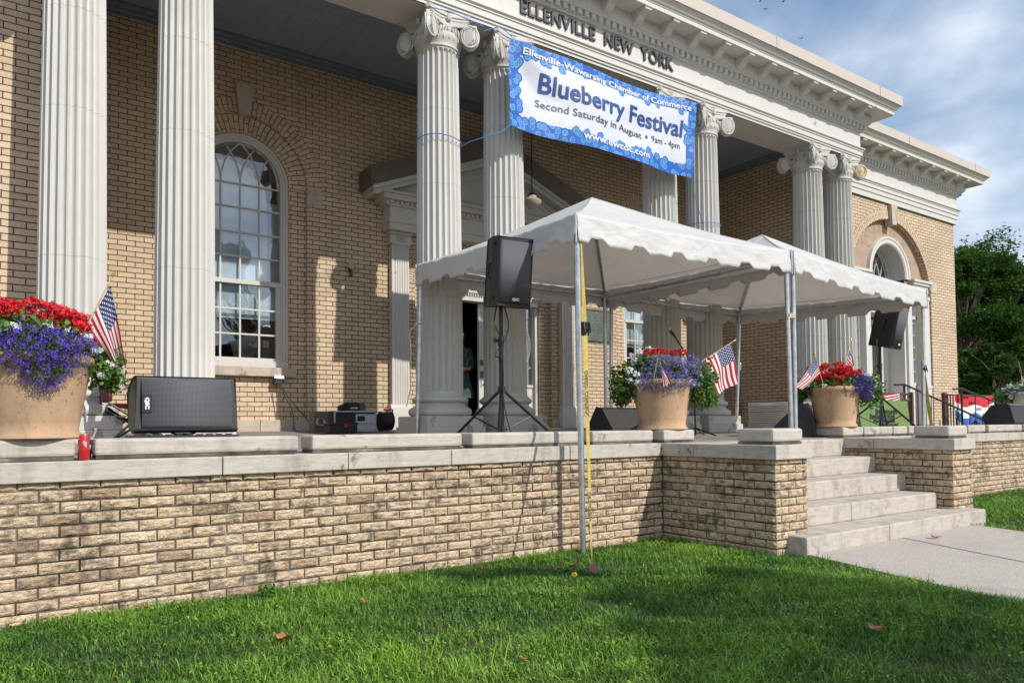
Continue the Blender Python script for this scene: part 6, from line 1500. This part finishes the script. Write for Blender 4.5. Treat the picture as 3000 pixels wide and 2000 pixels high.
# ================================================================= GRASS
def in_poly(x, y, poly):
    ins = np.zeros(len(x), bool); n = len(poly)
    for i in range(n):
        x1, y1 = poly[i]; x2, y2 = poly[(i+1) % n]
        c_ = ((y1 > y) != (y2 > y)) & (x < (x2-x1)*(y-y1)/(y2-y1+1e-12)+x1); ins ^= c_
    return ins
def grass(name, regions, lab):
    g = np.random.default_rng(77); X = []; Y = []; Hs = []; Ws = []
    for (x0, x1, y0, y1, den, hh, ww) in regions:
        n = int((x1-x0)*(y1-y0)*den); X.append(g.uniform(x0, x1, n)); Y.append(g.uniform(y0, y1, n)); Hs.append(np.full(n, hh)); Ws.append(np.full(n, ww))
    X, Y, Hs, Ws = map(np.concatenate, (X, Y, Hs, Ws))
    bad = in_poly(X+g.normal(0, .022, len(X)), Y+g.normal(0, .022, len(X)), pp) | ((Y > FY-.015) & (X < LX0+.03)) | ((Y > FY-.015) & (X > RX1-.02)) | ((Y > PY-.02) & (X > LX0-.02) & (X < RX1+.02)) | ((X > 5.31) & (X < 8.5) & (Y > 3.45)) | (np.abs(X-1.2) > 400)
    # keep only what the lawn in front of the camera can show, thin bare strip at the wall foot
    foot = (Y > FY-.07) & (X < LX0) & (g.random(len(X)) < .75)
    thin = (np.sin(X*1.9+2.2*np.sin(Y*1.3+1))*np.sin(Y*2.3+1.7*np.sin(X*1.4)) > .62) & (g.random(len(X)) < .5)
    keep = ~(bad | foot | thin); X, Y, Hs, Ws = X[keep], Y[keep], Hs[keep], Ws[keep]; n = len(X)
    # patchiness
    ph = np.sin(X*2.1+1.3*np.sin(Y*1.7))*np.sin(Y*2.6+1.1*np.sin(X*1.9)); ph2 = np.sin(X*7.3+2*np.sin(Y*5.1))*np.sin(Y*8.2+X*3.)
    h = Hs*(1+.28*ph+.22*ph2)*g.uniform(.55, 1.35, n); tall = g.random(n) < .012; h[tall] *= 1.8
    ang = g.uniform(0, 2*np.pi, n); lean = g.uniform(.2, 1.35, n)*h; w = Ws*g.uniform(.7, 1.3, n)
    dx, dy = np.cos(ang), np.sin(ang); ax, ay = -dy, dx
    rz_ = g.uniform(0, 1, n)
    z0 = GZ-.005
    def row(f, wf, zf): return (X+dx*lean*f, Y+dy*lean*f, z0+h*zf, ax*w*wf, ay*w*wf)
    rows = [row(0, .5, 0), row(.18, .5, .42), row(.55, .38, .78), row(1., .06, .93)]
    V = np.empty((n, 8, 3))
    for k, (x, y, z, ox, oy) in enumerate(rows):
        V[:, 2*k] = np.stack([x-ox, y-oy, z], 1); V[:, 2*k+1] = np.stack([x+ox, y+oy, z], 1)
    fi = np.array([[0, 1, 3, 2], [2, 3, 5, 4], [4, 5, 7, 6]]); F = (np.arange(n)[:, None, None]*8+fi[None]).reshape(-1)
    col = np.clip(.40+.26*ph+.20*ph2+g.normal(0, .26, n), 0, 1)
    nv = n*8; nf = n*3
    # clover: small round leaves on the same mesh
    m = int(n*.16); ci = g.choice(n, m, replace=False); ci = ci[(ph[ci]+ph2[ci]*.7+g.normal(0, .4, m)) > -.1]; m = len(ci)
    cx, cy = X[ci], Y[ci]; cz = GZ+Hs[ci]*g.uniform(.45, .95, m); r = g.uniform(.005, .0085, m)
    tx, ty = g.normal(0, .35, m), g.normal(0, .35, m); C = np.empty((m, 6, 3))
    for q in range(6):
        a = q*np.pi/3+ang[ci]; C[:, q] = np.stack([cx+r*np.cos(a), cy+r*np.sin(a), cz+r*(tx*np.cos(a)+ty*np.sin(a))], 1)
    CF = (nv+np.arange(m)[:, None]*6+np.arange(6)[None]).reshape(-1)
    me = bpy.data.meshes.new(name); allv = np.concatenate([V.reshape(-1, 3), C.reshape(-1, 3)]); me.vertices.add(len(allv)); me.vertices.foreach_set('co', allv.ravel())
    loops = np.concatenate([F, CF]); me.loops.add(len(loops)); me.loops.foreach_set('vertex_index', loops); me.polygons.add(nf+m)
    me.polygons.foreach_set('loop_start', np.concatenate([np.arange(nf)*4, nf*4+np.arange(m)*6])); me.update(calc_edges=True)
    at = me.attributes.new('rnd', 'FLOAT', 'FACE'); at.data.foreach_set('value', np.concatenate([np.repeat(col, 3), np.clip(col[ci]+.25, 0, 1)]).astype(np.float32))
    tag(link_mesh(name, me, 'grass_blade'), lab, 'grass', kind='stuff')
grass('grass', [(.2, 5.4, .9, 3.0, 9500, .046, .0046), (.0, 5.4, 3.0, 4.88, 8000, .044, .0052), (-1.5, .2, 2.0, 4.88, 2500, .045, .006), (8.0, 14, -1., 4.88, 2200, .05, .008), (14, 24, 0, 4.88, 900, .06, .013), (-1.5, 5, -1.5, .9, 1200, .045, .008)], 'short green lawn grass with clover in front of the brick terrace wall')
m = MB(); m.add([(19.5, -10, GZ+.01), (80, -10, GZ+.01), (80, 60, GZ+.01), (19.5, 60, GZ+.01)], [(0, 1, 2, 3)])
simple('far_lawn', (.07, .14, .025), .9, var=.3, scale=2, bump=.02); tag(obj('far_lawn', m, 'far_lawn'), kind='structure')
# tiny white clover heads
m = MB(); m.r = []; rr = random.Random(8)
for _ in range(22):
    x, y = rr.uniform(1.5, 4.6), rr.uniform(1.4, 3.6)
    tri_leaves(m, in_ell((x, y, GZ+.045), (.005, .005, .004), 12, rr), .005, rr, .4, .6)
tag(obj('clover_blossoms', m, 'white_petal'), 'scattered tiny white clover heads in the lawn', 'flowers', kind='stuff')
